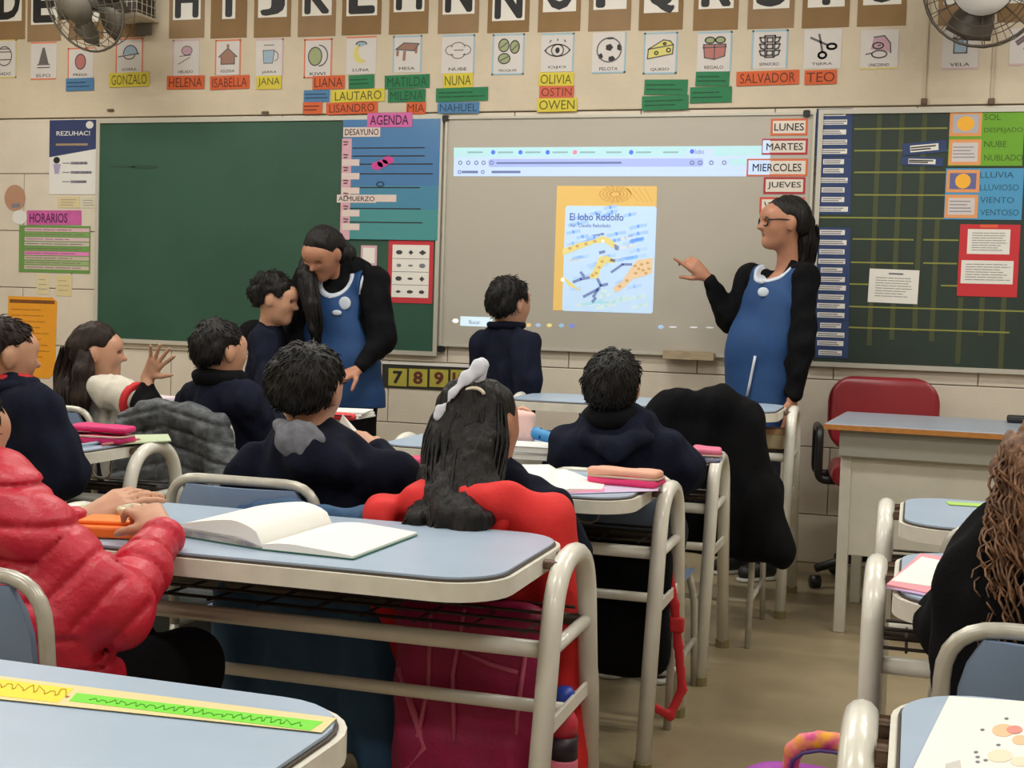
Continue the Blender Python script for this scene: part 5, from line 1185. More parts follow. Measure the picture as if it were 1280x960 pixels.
for q_ in ((1, 0), (0, 1)): E_.garment('black_sleeve', BLACK, .008, seed=43, upto=q_, r=(.040, .038, .016), torso=False, wr=(.003, 50))
WSH = mat('white_shirt', (206, 200, 186), .85, bump=.2, bscale=200); REDT = mat('red_cuff', (190, 34, 40), .8)
E_.garment('tee_shirt', WSH, .018, upto=(.5, 0), seed=44, r=(.052, .056, .016), extra=lambda S: S.cap(E_.arms[1][0], E_.arms[1][0]*.42+E_.arms[1][1]*.58, .06, .066, .02), wr=(.004, 40))
a0, a1 = E_.arms[1][0], E_.arms[1][1]; S = SDF(); S.cap(a0*.42+a1*.58, a0*.30+a1*.70, .068, .069, .0); S.cut(lambda P: np.maximum((a0*.42+a1*.58)@unit(a1-a0)+.012-P@unit(a1-a0), P@unit(a1-a0)-(a0*.30+a1*.70)@unit(a1-a0)-.014)); S.build('red_cuff', REDT, E_.t, .005)
E_.trousers()

# ---- child at the left edge
F = Person('short-haired child in navy jacket with red collar at the left edge', (-2.47, 3.06), Head(J(2, 444, 3.04), .205, -32, 4, 0), J(4, 486, 3.05), J(5, 520, 3.06), J(8, 640, 3.06), -20,
  arms=[(J(-38, 510, 3.12), J(-50, 590, 3.15), J(-10, 590, 3.38)), (J(44, 512, 3.00), J(76, 588, 3.02), J(64, 570, 3.30))], tr=(.125, .13)); F.legs = seated_legs(-2.47, 3.06, 0)
F.body(SKIN, hands=[dict(wrist=a[2], d=np.array([0, 1, 0.]), n=np.array([0, 0, 1.]), size=.13, thumb=q) for a, q in zip(F.arms, (1, -1))]); F.h.face(F.bo)
S = SDF(); F.h.hair(S, .03, amp=.004, seed=51); short_strands(S.build('hair', HAIRD, F.t, .006), F.h, HAIRD, F.t, 600, 7)
F.garment('jacket', NAVY, .026, seed=52, r=(.05, .048, .016)); F.trousers(); collar(F, .082, .012, NAVY, 'collar', th=.018); collar(F, .066, .030, REDT, 'red_collar', th=.012)

# ---- boy with black scarf
G = Person('boy with black scarf and navy jacket in front of the profile boy', (-2.42, 4.28), Head(J(276, 440, 4.26), .205, -30, 0, 0), J(274, 478, 4.27), J(274, 505, 4.28), J(278, 590, 4.28), -25,
  arms=[(J(244, 500, 4.34), J(238, 548, 4.40), J(262, 548, 4.60)), (J(306, 500, 4.20), J(330, 540, 4.28), J(342, 520, 4.55))], tr=(.12, .125)); G.legs = seated_legs(-2.42, 4.28, -10)
G.body(SKIN, hands=[dict(wrist=a[2], d=np.array([.3, 1, 0.]), n=np.array([0, 0, 1.]), size=.13, thumb=q) for a, q in zip(G.arms, (1, -1))]); G.h.face(G.bo)
S = SDF(); G.h.hair(S, .05, amp=.006, back=.05, seed=61); short_strands(S.build('hair', HAIRB, G.t, .006), G.h, HAIRB, G.t, 600, 95)
G.garment('jacket', NAVY, .026, seed=62, r=(.044, .042, .016)); G.trousers(); collar(G, .066, .018, BLACK, 'scarf', th=.030, h=.007)

# ---- boy with grey hood
Hb = Person('boy in navy hoodie with grey hood lining, seen from behind', (-1.43, 2.84), Head(J(386, 486, 2.84), .205, 2, 4, -4), J(390, 556, 2.84), J(392, 590, 2.85), J(400, 740, 2.84), 2,
  arms=[(J(322, 592, 2.83), J(300, 660, 2.90), J(340, 600, 3.14)), (J(452, 590, 2.86), J(492, 600, 2.95), J(470, 562, 3.02))], tr=(.125, .13)); Hb.legs = seated_legs(-1.43, 2.84, 0)
Hb.body(SKIN, hands=[dict(wrist=Hb.arms[1][2], d=J(444, 545, 3.05)-J(470, 562, 3.02), n=np.array([.2, -.5, .8]), size=.145, curl=(.45, .5, .55, .6), thumb=1), dict(wrist=Hb.arms[0][2], d=np.array([.2, 1, 0.]), n=np.array([0, 0, 1.]), size=.14, thumb=1)]); Hb.h.face(Hb.bo)
S = SDF(); Hb.h.hair(S, .05, amp=.006, back=.08, seed=71); short_strands(S.build('hair', HAIRB, Hb.t, .006), Hb.h, HAIRB, Hb.t, 900, 53)
Hb.garment('hoodie', NAVY2, .024, seed=72, h=.007, r=(.046, .044, .016), extra=lambda S: S.ell(J(395, 572, 2.76), (.085, .05, .055), .04).ell(J(420, 585, 2.78), (.06, .05, .04), .03))
S = SDF(); S.chain([J(350, 532, 2.765), J(362, 550, 2.735), J(378, 566, 2.72)], [.016, .03, .014], .02, (_fw, .6)); S.chain([J(352, 536, 2.765), J(376, 542, 2.735), J(398, 548, 2.74)], [.014, .026, .012], .02, (_fw, .6)); S.chain([J(366, 552, 2.735), J(386, 556, 2.725)], [.024, .018], .02, (_fw, .6)); S.disp(wrinkle(.003, 110, 12)); S.build('hood_lining', mat('grey_fleece', (120, 122, 130), .95, var=.3, scale=50), Hb.t, .005)
Hb.trousers()

# ---- girl with ponytail
I_ = Person('girl with long black ponytail and white bow, seen from behind', (-.89, 2.86), Head(J(604, 532, 2.85), .200, -13, 0, 6), J(618, 603, 2.86), J(620, 640, 2.86), J(620, 780, 2.85), -10,
  arms=[(J(552, 640, 2.92), J(545, 690, 3.0), J(575, 610, 3.22)), (J(674, 634, 2.82), J(700, 690, 2.90), J(680, 620, 3.16))], tr=(.115, .12)); I_.legs = seated_legs(-.89, 2.86, 0)
I_.body(SKIN2, hands=[dict(wrist=a[2], d=np.array([0, 1, 0.]), n=np.array([0, 0, 1.]), size=.135, thumb=q) for a, q in zip(I_.arms, (1, -1))]); I_.h.face(I_.bo)
S = SDF(); I_.h.hair(S, .045, amp=.004, back=.05, front=.1, seed=81); S.build('hair', HAIRB, I_.t, .006)
S = SDF(); S.chain([J(600, 488, 2.80), J(580, 505, 2.74), J(570, 555, 2.70), J(566, 605, 2.64), J(556, 645, 2.53), J(546, 668, 2.50)], [.035, .050, .062, .058, .028, .006], .03)
S.chain([J(610, 500, 2.74), J(602, 560, 2.70), J(596, 610, 2.64), J(590, 650, 2.52), J(578, 674, 2.50), J(566, 682, 2.50)], [.03, .052, .046, .024, .014, .004], .03)
S.chain([J(556, 590, 2.68), J(538, 626, 2.58), J(520, 650, 2.52), J(506, 660, 2.51)], [.03, .030, .020, .007], .02); S.chain([J(590, 620, 2.62), J(604, 650, 2.53), J(596, 668, 2.51), J(585, 678, 2.50)], [.02, .022, .014, .005], .015)
S.disp(wrinkle(.005, 75, 6, 9, (1, 1, .18))); S.disp(wrinkle(.0025, 260, 16, 11, (1, 1, .12))); S.build('ponytail', HAIRB, I_.t, .005)
strands('loose_hair', [J(600, 488, 2.80), J(580, 505, 2.74), J(570, 555, 2.70), J(566, 605, 2.64), J(556, 645, 2.53), J(546, 668, 2.50)], [.035, .050, .062, .058, .030, .012], HAIRB, I_.t, 90, .03, 8, .005, .003); strands('loose_hair', [J(610, 500, 2.74), J(602, 560, 2.70), J(596, 610, 2.64), J(590, 650, 2.52), J(578, 674, 2.50), J(562, 682, 2.49)], [.03, .052, .046, .026, .016, .006], HAIRB, I_.t, 70, .03, 9, .005, .003); strands('loose_hair', [J(556, 590, 2.68), J(538, 626, 2.58), J(520, 650, 2.52), J(504, 662, 2.505)], [.03, .030, .020, .007], HAIRB, I_.t, 40, .03, 10, .004, .003)
M_bow = mat('white_bow', (206, 208, 218), .8, bump=.2, bscale=90)
bow = SDF(); bow.chain([J(606, 456, 2.74), J(594, 462, 2.72), J(578, 476, 2.70), J(566, 492, 2.685), J(555, 508, 2.675), J(547, 522, 2.67)], [.008, .012, .012, .007, .006, .009], .006, (_fw, .45)); bow.chain([J(604, 454, 2.75), J(600, 468, 2.74), J(588, 482, 2.72)], [.008, .011, .006], .006, (_fw, .45)); bow.chain([J(580, 470, 2.71), J(574, 486, 2.69)], [.009, .006], .006, (_fw, .5)); bow.disp(wrinkle(.0025, 110, 3)); bow.build('bow', M_bow, I_.t, .004)
MB().tube([J(592+13*math.cos(a), 494-9*math.sin(a), 2.70) for a in np.linspace(.1, 2.6, 9)], .004, 6).build('hair_band', mat('cream_band', (214, 204, 180), .6), I_.t, True, True)
I_.garment('sweater', NAVY2, .022, seed=82, h=.007, r=(.044, .042, .016)); I_.trousers()

# ---- boy in front of the black coat
Jb = Person('boy with black hair and thick dark collar seated in front of the black coat', (-.80, 3.78), Head(J(766, 484, 3.76), .208, 4, 3, 0), J(768, 531, 3.76), J(772, 560, 3.77), J(775, 670, 3.77), 0,
  arms=[(J(716, 560, 3.77), J(702, 600, 3.84), J(730, 582, 4.05)), (J(824, 562, 3.77), J(850, 590, 3.82), J(830, 580, 4.06))], tr=(.13, .135)); Jb.legs = seated_legs(-.80, 3.77, 0)
Jb.body(SKIN, hands=[dict(wrist=a[2], d=np.array([0, 1, 0.]), n=np.array([0, 0, 1.]), size=.13, thumb=q) for a, q in zip(Jb.arms, (1, -1))]); Jb.h.face(Jb.bo)
S = SDF(); Jb.h.hair(S, .055, amp=.009, back=.15, seed=91); short_strands(S.build('hair', HAIRB, Jb.t, .006), Jb.h, HAIRB, Jb.t, 900, lift=.3, seed= 92)
Jb.garment('hoodie', NAVY, .028, seed=92, r=(.044, .044, .016), extra=lambda S: S.chain([J(735, 548, 3.68), J(770, 562, 3.63), J(810, 548, 3.68)], [.025, .034, .025], .03)); Jb.trousers()
collar(Jb, .060, .020, BLACK, 'scarf', th=.032, h=.007)

# ---- child in red at the left
M_puff = mat('red_puffer', (196, 26, 52), .42, var=.12, scale=14, bump=.25, bscale=70)
Kp = Person('child in quilted red puffer jacket at the left edge', (-1.42, 1.84), Head(J(-64, 545, 1.86), .205, -25, 15, 0), J(-50, 622, 1.84), J(-10, 660, 1.84), J(30, 830, 1.84), -20,
  arms=[(J(-90, 670, 1.95), J(-20, 720, 2.02), J(106, 650, 2.18)), (J(52, 668, 1.80), J(150, 762, 1.84), J(203, 664, 2.05))], tr=(.115, .125)); Kp.legs = seated_legs(-1.40, 1.84, -8)
w1, w2 = Kp.arms[1][2], Kp.arms[0][2]
Kp.body(SKIN, hands=[dict(wrist=w1, d=J(178, 630, 2.09)-w1, n=np.array([.6, -.6, .5]), size=.14, curl=(.55, .6, .65, .7), thumb=-1, tcurl=.4), dict(wrist=w2, d=J(160, 618, 2.24)-w2, n=np.array([0, -.7, .8]), size=.155, curl=(.30, .35, .45, .55), thumb=1, tcurl=.4)], h=.005); Kp.h.face(Kp.bo)
S = SDF(); Kp.h.hair(S, .05, amp=.006, back=.1, seed=101); short_strands(S.build('hair', HAIRB, Kp.t, .006), Kp.h, HAIRB, Kp.t, 600, 33)
def quilt(P):
    # horizontal stitch lines on the trunk, rings round the sleeve
    z = P[:, 2]; el = Kp.arms[1]; ax_ = unit(el[1]-el[0]); ax2 = unit(el[2]-el[1])
    dA = np.linalg.norm(np.cross(P-el[0], ax_), axis=1); dB = np.linalg.norm(np.cross(P-el[1], ax2), axis=1); on = ((P-el[0])@ax_ > .03)&(dA < .085); on2 = ((P-el[1])@ax2 > 0)&(dB < .075)
    t = np.where(on2, (P-el[1])@ax2, np.where(on, (P-el[0])@ax_, z)); return .009*np.exp(-(((t/.058) % 1-.5)/.10)**2)
S = SDF(); Kp.torso(S, .026, .03, low=J(45, 830, 1.84)); Kp.sleeve(S, Kp.arms[0], .022, (.034, .030, .014)); Kp.sleeve(S, Kp.arms[1], .026, (.034, .034, .014), .015)
S.cap(J(50, 780, 1.80), J(95, 850, 1.86), .10, .075, .04); S.cap(J(-60, 645, 1.80), J(-10, 652, 1.82), .05, .045, .04); S.disp(quilt); S.disp(wrinkle(.006, 45, 55)); S.build('puffer_jacket', M_puff, Kp.t, .006)
Kp.trousers(BLACK)

# ---- child at the right
Lp = Person('curly-haired child in black jacket leaning on a desk at the right edge', (.24, 2.10), Head(J(1322, 628, 2.08), .200, 25, 10, 0), J(1312, 690, 2.08), J(1300, 740, 2.08), J(1295, 870, 2.08), 5,
  arms=[(J(1256, 722, 2.10), J(1214, 775, 2.20), J(1240, 716, 2.42)), (J(1350, 705, 2.06), J(1385, 780, 2.16), J(1330, 720, 2.42))], tr=(.125, .13)); Lp.legs = seated_legs(.24, 2.08, 0)
Lp.body(SKIN, hands=[dict(wrist=a[2], d=np.array([.3*q, 1, 0.]), n=np.array([0, 0, 1.]), size=.13, thumb=q) for a, q in zip(Lp.arms, (1, -1))]); Lp.h.face(Lp.bo)
S = SDF(); Lp.h.hair(S, .11, amp=.010, back=.3, seed=111)
S.disp(wrinkle(.006, 110, 13)); S.build('hair', HAIRC, Lp.t, .006)
g = random.Random(8); b_ = MB()
for k in range(420):
    a = g.uniform(-.3, 3.4); u0 = .45*math.cos(a); v0 = -.1-.44*math.sin(a); p0 = Lp.h.P(u0, v0, g.uniform(-.1, .45)); L_ = g.uniform(.12, .26); ph = g.uniform(0, 6.28); wd = g.uniform(.006, .013); sp = unit(p0-Lp.h.c)*.05*g.random()
    b_.tube([p0+np.array([0, 0, -L_*t_])+sp*t_+np.array([math.cos(ph+t_*16), math.sin(ph+t_*16), 0])*wd*min(1, t_*3) for t_ in np.linspace(0, 1, 16)], np.linspace(.0030, .0012, 16), 5)
tag(b_.build('curls', HAIRC, Lp.t, True, True), kind='stuff')
Lp.garment('jacket', BLACK, .030, seed=112, h=.007, r=(.05, .05, .016), wr=(.008, 32), low=J(1285, 880, 2.08)); Lp.trousers(BLACK)

# ================================================================ COATS, BAGS AND THINGS ON THE DESKS
def T(x, y, z):
    d = (x-640)/FPX*_r-(y-480)/FPX*_u+_fw; return d*((z-CAMZ)/d[2])+np.array([0, 0, CAMZ])
ZT = .7055
def coat(name, label, m, prims, seed, h=.008, base=None, amp=.007, freq=45, parts=(), stretch=(1, 1, .25), cat='coat', group='coats hung over chair backs', extra_disp=None):
    S = SDF(); prims(S); lo, hi = S.bounds(); b = base if base is not None else ((lo[0]+hi[0])/2, (lo[1]+hi[1])/2, lo[2])
    t = thing(name, label, cat, b, group=group); S.disp(wrinkle(amp, freq, seed, 9, stretch)); S.disp(wrinkle(amp*.45, freq*2.4, seed+3, 9, stretch))
    if extra_disp: S.disp(extra_disp)
    S.build('shell', m, t, h); return t
M_rj = mat('red_jacket_cloth', (214, 36, 34), .75, var=.12, scale=12, bump=.15, bscale=120)
def f(S):
    S.chain([(-1.07, 2.60, .715), (-.98, 2.59, .748), (-.80, 2.59, .755), (-.70, 2.60, .725)], [.03, .036, .036, .03], .03)
    S.rbox((-.885, 2.605, .55), (.20, .022, .20), .02, .03); S.chain([(-1.08, 2.60, .70), (-1.09, 2.59, .40)], [.05, .04], .03)
    S.chain([(-.70, 2.60, .72), (-.665, 2.60, .50), (-.655, 2.60, .20)], [.05, .058, .04], .04); S.rbox((-.885, 2.655, .62), (.19, .015, .12), .014, .03)
t = coat('red_jacket', 'bright red jacket draped over the chair of the ponytail girl', M_rj, f, 7, .007)
S = SDF(); S.chain([(-.99, 2.58, .72), (-.94, 2.57, .66), (-.84, 2.57, .66), (-.79, 2.58, .72)], [.022, .026, .026, .022], .02); S.disp(wrinkle(.006, 70, 4)); S.build('hood', M_rj, t, .007)
S = SDF(); S.chain([(-.655, 2.60, .245), (-.653, 2.60, .19)], [.046, .044], .01); S.build('cuff', mat('red_rib', (176, 26, 28), .8), t, .007)
M_tc = mat('teal_navy_coat', (46, 84, 122), .75, var=.25, scale=10, bump=.2, bscale=110)
def f(S):
    S.rbox((-1.27, 2.60, .52), (.17, .028, .2), .026, .03); S.chain([(-1.42, 2.60, .62), (-1.40, 2.59, .35), (-1.37, 2.57, .12)], [.05, .055, .05], .04)
    S.chain([(-1.25, 2.59, .5), (-1.24, 2.57, .25), (-1.25, 2.56, .09)], [.10, .10, .075], .05, ((0, 1, 0), .45)); S.chain([(-1.12, 2.60, .58), (-1.07, 2.59, .33), (-1.03, 2.57, .10)], [.05, .06, .05], .04)
coat('winter_coat', 'dark teal coat hanging from a chair below the open notebook', M_tc, f, 17, .008, amp=.010, freq=36)
M_gq = mat('grey_quilted_cloth', (52, 56, 60), .5, var=.8, scale=22, bump=.4, bscale=60, c2=(98, 102, 106), detail=3)
def f(S):
    S.chain([(-2.62, 4.02, .72), (-2.54, 4.01, .758), (-2.38, 4.01, .757), (-2.29, 4.02, .71)], [.035, .04, .04, .04], .03); S.rbox((-2.46, 4.02, .55), (.19, .035, .2), .03, .04)
    S.chain([(-2.29, 4.02, .70), (-2.22, 4.01, .5), (-2.17, 4.0, .34)], [.055, .065, .05], .04); S.chain([(-2.63, 4.02, .68), (-2.65, 4.0, .42)], [.05, .05], .04); S.rbox((-2.45, 4.0, .32), (.2, .035, .1), .03, .05)
coat('quilted_coat', 'mottled grey quilted coat over the chair of the scarfed boy', M_gq, f, 27, .007, amp=.006, freq=60, extra_disp=lambda P: .009*np.exp(-((((P[:, 2]+.25*np.abs(P[:, 0]+2.46))/.062) % 1-.5)/.11)**2))
def f(S):
    S.chain([(-.86, 4.58, .80), (-.78, 4.57, .855), (-.62, 4.57, .855), (-.53, 4.58, .79)], [.04, .045, .045, .045], .04); S.rbox((-.69, 4.58, .60), (.19, .04, .25), .035, .04)
    S.chain([(-.53, 4.58, .78), (-.48, 4.57, .55), (-.42, 4.55, .36)], [.05, .065, .06], .05); S.chain([(-.86, 4.58, .76), (-.86, 4.56, .45)], [.05, .06], .04); S.rbox((-.64, 4.57, .42), (.21, .045, .1), .04, .06)
coat('black_coat', 'long black coat thrown over a chair behind the seated boy', BLACK, f, 37, .009, amp=.009, freq=40)
def f(S):
    S.chain([(.14, 2.735, .735), (.26, 2.73, .752), (.40, 2.735, .735)], [.026, .03, .026], .03); S.rbox((.26, 2.74, .62), (.16, .02, .11), .018, .03)
coat('pink_jacket', 'pink jacket folded over the empty chair at the lime tape desk', mat('pink_cloth', (226, 120, 150), .8), f, 47, .008)

# bags
M_fu = mat('fuchsia_nylon', (158, 16, 76), .6, var=.18, scale=14, bump=.2, bscale=160); M_fp = mat('fuchsia_piping', (190, 84, 116), .6)
t = thing('backpack', 'fuchsia school backpack with pink piping hanging behind the red jacket', 'backpack', (-.83, 2.50, .07))
S = SDF(); S.rbox((-.83, 2.505, .32), (.165, .055, .245), .05, .02); S.rbox((-.83, 2.47, .20), (.13, .035, .11), .03, .03); S.disp(wrinkle(.004, 50, 3)); bp = S.build('main_bag', M_fu, t, .007)
def tub(pts, r, m, name, par, n=6): return MB().tube(pts, r, n).build(name, m, par, True, True)
tub([(-.90, 2.444, .54), (-.90, 2.444, .40), (-.915, 2.437, .30), (-.95, 2.440, .20)], .005, M_fp, 'piping', bp); tub([(-.83, 2.446, .555), (-.85, 2.446, .42), (-.84, 2.436, .29)], .005, M_fp, 'piping', bp); tub([(-.70, 2.45, .50), (-.715, 2.448, .35), (-.71, 2.445, .15)], .005, M_fp, 'piping', bp)
tub([(-.83, 2.446, .47), (-.77, 2.446, .45), (-.715, 2.447, .44)], .005, M_fp, 'piping', bp); tub([(-.97, 2.46, .42), (-.90, 2.435, .27), (-.98, 2.44, .17), (-.90, 2.425, .12)], .008, M_fp, 'strap', bp)
for s in (-1, 1): tub([(-.83+s*.09, 2.555, .55), (-.83+s*.12, 2.575, .42), (-.83+s*.12, 2.565, .2)], .012, M_fu, 'shoulder_strap', t)
tub([(-.87, 2.53, .56), (-.86, 2.535, .60), (-.80, 2.535, .60), (-.79, 2.53, .56)], .008, M_fu, 'handle', t)
p_ = at(700, 960, 2.47); t = thing('water_bottle', 'pink water bottle with dark band and blue lid beside the fuchsia backpack', 'bottle', (p_[0]+.005, 2.47, .13))
MB().lathe([(.026, 0), (.03, .008), (.03, .14), (.028, .146)], n=18).build('bottle_body', mat('pink_bottle', (214, 110, 130), .35), t, True); MB().lathe([(.0295, .146), (.0295, .19)], n=18).build('dark_band', mat('bottle_band', (40, 26, 40), .4), t, True)
MB().lathe([(.027, .19), (.027, .22), (.02, .235), (.012, .24)], n=18).build('cap', mat('bottle_red', (196, 50, 70), .4), t, True); MB().lathe([(.014, .24), (.02, .25), (.02, .275), (.014, .285)], n=14).build('spout', mat('bottle_blue', (40, 70, 170), .4), t, True)
t = thing('backpack', 'black backpack with a hanging red strap below the seated boy', 'backpack', (-.74, 3.53, .14)); S = SDF(); S.rbox((-.745, 3.535, .34), (.14, .045, .19), .045, .02); S.disp(wrinkle(.005, 45, 5)); S.build('main_bag', BLACK, t, .009)
M_rs = mat('red_webbing', (206, 44, 50), .6); S = SDF(); S.chain([(-.62, 3.55, .46), (-.60, 3.56, .36), (-.585, 3.57, .24), (-.57, 3.57, .12), (-.60, 3.56, .045), (-.64, 3.54, .07)], .014, .004, ((0, 1, 0), .35)); S.build('red_strap', M_rs, t, .005); S = SDF(); S.rbox((-.592, 3.565, .30), (.022, .008, .022), .006, 0); S.build('strap_buckle', M_rs, t, .004)
t = thing('backpack', 'dark green-black backpack on the floor behind the red puffer jacket', 'backpack', (-1.78, 2.98, 0)); S = SDF(); S.rbox((-1.78, 2.98, .22), (.17, .09, .21), .07, .03); S.rbox((-1.76, 2.88, .15), (.12, .05, .11), .04, .04); S.disp(wrinkle(.006, 40, 6)); bp = S.build('main_bag', mat('greenblack_nylon', (24, 32, 34), .55, var=.2, scale=12), t, .010)
tub([(-1.90, 2.88, .10), (-1.88, 2.87, .30), (-1.80, 2.88, .38), (-1.68, 2.88, .36)], .005, mat('green_zip', (50, 96, 84), .5), 'zip', bp); tub([(-1.82, 3.0, .42), (-1.81, 3.0, .47), (-1.74, 3.0, .47), (-1.73, 3.0, .42)], .009, M_blk, 'handle', t)
M_pu = mat('purple_nylon', (150, 44, 160), .5, var=.2, scale=18)
M_mc = mat('rainbow_band', (214, 70, 140), .5, var=1.0, scale=45, c2=(246, 170, 40))
pb_ = at(1023, 948, 1.93); t = thing('backpack', 'purple backpack with a pink and orange handle standing in the aisle', 'backpack', (pb_[0], 1.93, 0)); bx, bz = pb_[0]-.01, pb_[2]-.012
S = SDF(); S.rbox((bx, 1.93, bz/2-.01), (.125, .085, bz/2), .07, .02); S.disp(wrinkle(.004, 45, 6)); bp = S.build('main_bag', M_pu, t, .008)
L = [at(988, 958, 1.93), at(992, 938, 1.92), at(1005, 928, 1.92), at(1025, 925, 1.92), at(1045, 927, 1.92), at(1060, 934, 1.92), at(1064, 955, 1.93)]
S = SDF(); S.chain(L, .0125, .006, ((0, 1, 0), .8)); S.build('handle', M_mc, t, .004); tub([p+np.array([0, -.012, -.012]) for p in L], .003, mat('violet_trim', (70, 50, 110), .4), 'handle_trim', t)
tub([(bx-.11, 1.85, bz*.55), (bx-.08, 1.846, bz*.9), (bx+.06, 1.846, bz*.9), (bx+.11, 1.85, bz*.55)], .004, mat('pink_zip', (226, 90, 150), .5), 'zip', bp)

# open notebook on the front desk
M_page = mat('notebook_page', (232, 231, 224), .8, var=.02, scale=6); M_gc = mat('green_cover', (60, 120, 96), .5); M_lilac = mat('page_edge_lilac', (176, 166, 190), .8)
def quadpatch(c, n, prof, z0):
    """c: four corners on the table (spine0, spine1, outer1, outer0) -> curved page surface"""
    c = [np.array(q) for q in c]; V = []
    for i in range(n+1):
        t_ = i/n; a = c[0]*(1-t_)+c[3]*t_; b = c[1]*(1-t_)+c[2]*t_
        for j in range(5):
            s_ = j/4; p = a*(1-s_)+b*s_; V.append((p[0], p[1], z0+prof(t_, s_)))
    return V
def page_block(name, c, prof, m, parent, z0, n=14):
    top = quadpatch(c, n, prof, z0); bot = quadpatch(c, n, lambda a, b: 0.0, z0); N = len(top); F = []
    for i in range(n):
        for j in range(4):
            a = i*5+j; F.append((a, a+1, a+6, a+5)); F.append((N+a, N+a+5, N+a+6, N+a+1))
    rim = [j for j in range(5)]+[i*5+4 for i in range(1, n+1)]+[n*5+j for j in range(3, -1, -1)]+[i*5 for i in range(n-1, 0, -1)]
    for i in range(len(rim)): a, b = rim[i], rim[(i+1) % len(rim)]; F.append((b, a, a+N, b+N))
    o = mesh_obj(name, top+bot, F, m, parent, False, True); bm = bmesh.new(); bm.from_mesh(o.data); bmesh.ops.recalc_face_normals(bm, faces=bm.faces); bm.to_mesh(o.data); bm.free(); return smooth_by_angle(o, 35)
z = ZT+.002; s0, s1, br, tr_, bl, tl = T(328, 686, z), T(416, 659, z), T(441, 698, z), T(521, 668, z), T(220, 668, z), T(312, 645, z)
t = thing('open_notebook', 'open blank notebook with green cover lying on the front desk', 'notebook', (*((s0+br)/2)[:2], ZT))
lip = lambda c: [np.array(q) for q in c]
page_block('cover', [s0, s1, tr_+(tr_-s1)*.012, br+(br-s0)*.012], lambda a, b: .002, M_gc, t, ZT); page_block('cover', [s0, s1, tl+(tl-s1)*.01, bl+(bl-s0)*.01], lambda a, b: .002, M_gc, t, ZT)
page_block('right_pages', [s0, s1, tr_, br], lambda a, b: .004+.010*math.sin(PI*min(1, a*2.2)*.55)*(1-a)**.8+.004*(1-a), M_page, t, ZT+.002)
lb = page_block('left_pages', [s0, s1, tl, bl], lambda a, b: .004+.030*math.sin(PI*min(1, a**.55))**.7*(1-.2*a)+.012*(a > .0)*min(1, a*3), M_page, t, ZT+.002)
for k in range(3): page_block('page_layer', [s0, s1, tl+(tl-s1)*(.015-.004*k), bl+(bl-s0)*(.015-.004*k)], lambda a, b, k=k: .003+(.004+.004*k)*min(1, a*4), M_page if k != 1 else M_lilac, lb, ZT+.002)

def flat_sheet(name, pts, z, th, m, parent): return MB().prism([(p[0], p[1]) for p in pts], z, z+th).build(name, m, parent, world=True)
def tq(*px, z=ZT): return [T(x, y, z) for x, y in px]
def ccw(P):
    a = sum(P[i][0]*P[(i+1) % len(P)][1]-P[(i+1) % len(P)][0]*P[i][1] for i in range(len(P))); return P if a > 0 else P[::-1]
def sheet_thing(name, label, cat, px, m, z=ZT, th=.0012, group=None):
    P = ccw(tq(*px, z=z)); c = np.mean(P, 0); t = thing(name, label, cat, (c[0], c[1], z), group=group); flat_sheet('sheet', P, z, th, m, t); return t, P
# name tape on the corner desk
t, P = sheet_thing('name_tape', 'yellow and green handwritten name tape stuck on the corner desk', 'tape', ((-60, 838), (421, 898), (402, 916), (-60, 868)), mat('cream_tape', (226, 208, 150), .4), ZT, .0006)
flat_sheet('yellow_band', ccw(tq((-60, 842), (92, 862), (72, 879), (-60, 864))), ZT+.0006, .0004, mat('tape_yellow', (240, 214, 20), .45), t)
flat_sheet('green_band', ccw(tq((96, 867), (404, 903), (388, 914), (86, 877))), ZT+.0006, .0004, mat('tape_green', (110, 214, 30), .45), t)
def cursive(a, b, hpx, n, m, par, seed):
    g_ = random.Random(seed); P = []
    for i in range(n*4+1):
        t_ = i/(n*4); x = a[0]+(b[0]-a[0])*(t_+g_.uniform(-.004, .004)); y = a[1]+(b[1]-a[1])*t_; ph = i % 4; k_ = g_.uniform(.25, 1.05)
        P.append(T(x+(3 if ph == 2 else 0), y-(hpx*k_ if ph in (1, 2) else (0 if ph else hpx*.2)), ZT+.0012))
    return MB().tube(P, .0007, 5).build('handwriting', m, par, True, True)
cursive((-8, 858), (86, 872), 9, 7, mat('tape_ink', (186, 150, 10), .6), t, 3); cursive((112, 876), (378, 908), 6, 22, mat('tape_ink_g', (66, 160, 20), .6), t, 4)
sheet_thing('lime_tape', 'lime name tape on the far desk before the teacher table', 'tape', ((1182, 627), (1262, 632), (1262, 636), (1186, 631)), mat('tape_lime', (176, 214, 110), .45))
# what the child in red holds
p_ = (T(150, 668, ZT)); t = thing('pencil_box', 'orange pencil box under the hands of the child in red', 'box', (p_[0], p_[1], ZT)); o_ = MB().bbox((-.075, -.05, 0), (.075, .05, .022), .005).build('tray', mat('orange_plastic', (236, 112, 30), .4), t); t.rotation_euler = (0, 0, .25)
MB().bbox((-.07, -.03, .022), (.07, .045, .030), .003).build('lid', mat('orange_plastic2', (240, 130, 50), .4), t)
p_ = at(172, 642, 2.19); t = thing('snack_wrapper', 'crinkled pale snack wrapper held by the child in red', 'wrapper', (p_[0], p_[1], p_[2]-.02)); S = SDF(); S.rbox(p_, (.035, .02, .012), .008, .01); S.disp(wrinkle(.006, 160, 2)); S.build('foil', mat('foil', (206, 200, 176), .35, metal=.3, var=.5, scale=60, c2=(150, 120, 70)), t, .004)
t, P = sheet_thing('green_pouch', 'flat cream and green pouch on the desk of the child in red', 'pouch', ((85, 640), (140, 632), (160, 650), (105, 662)), mat('pouch_cream', (206, 190, 150), .6, var=.6, scale=40, c2=(120, 150, 90)), ZT, .010)

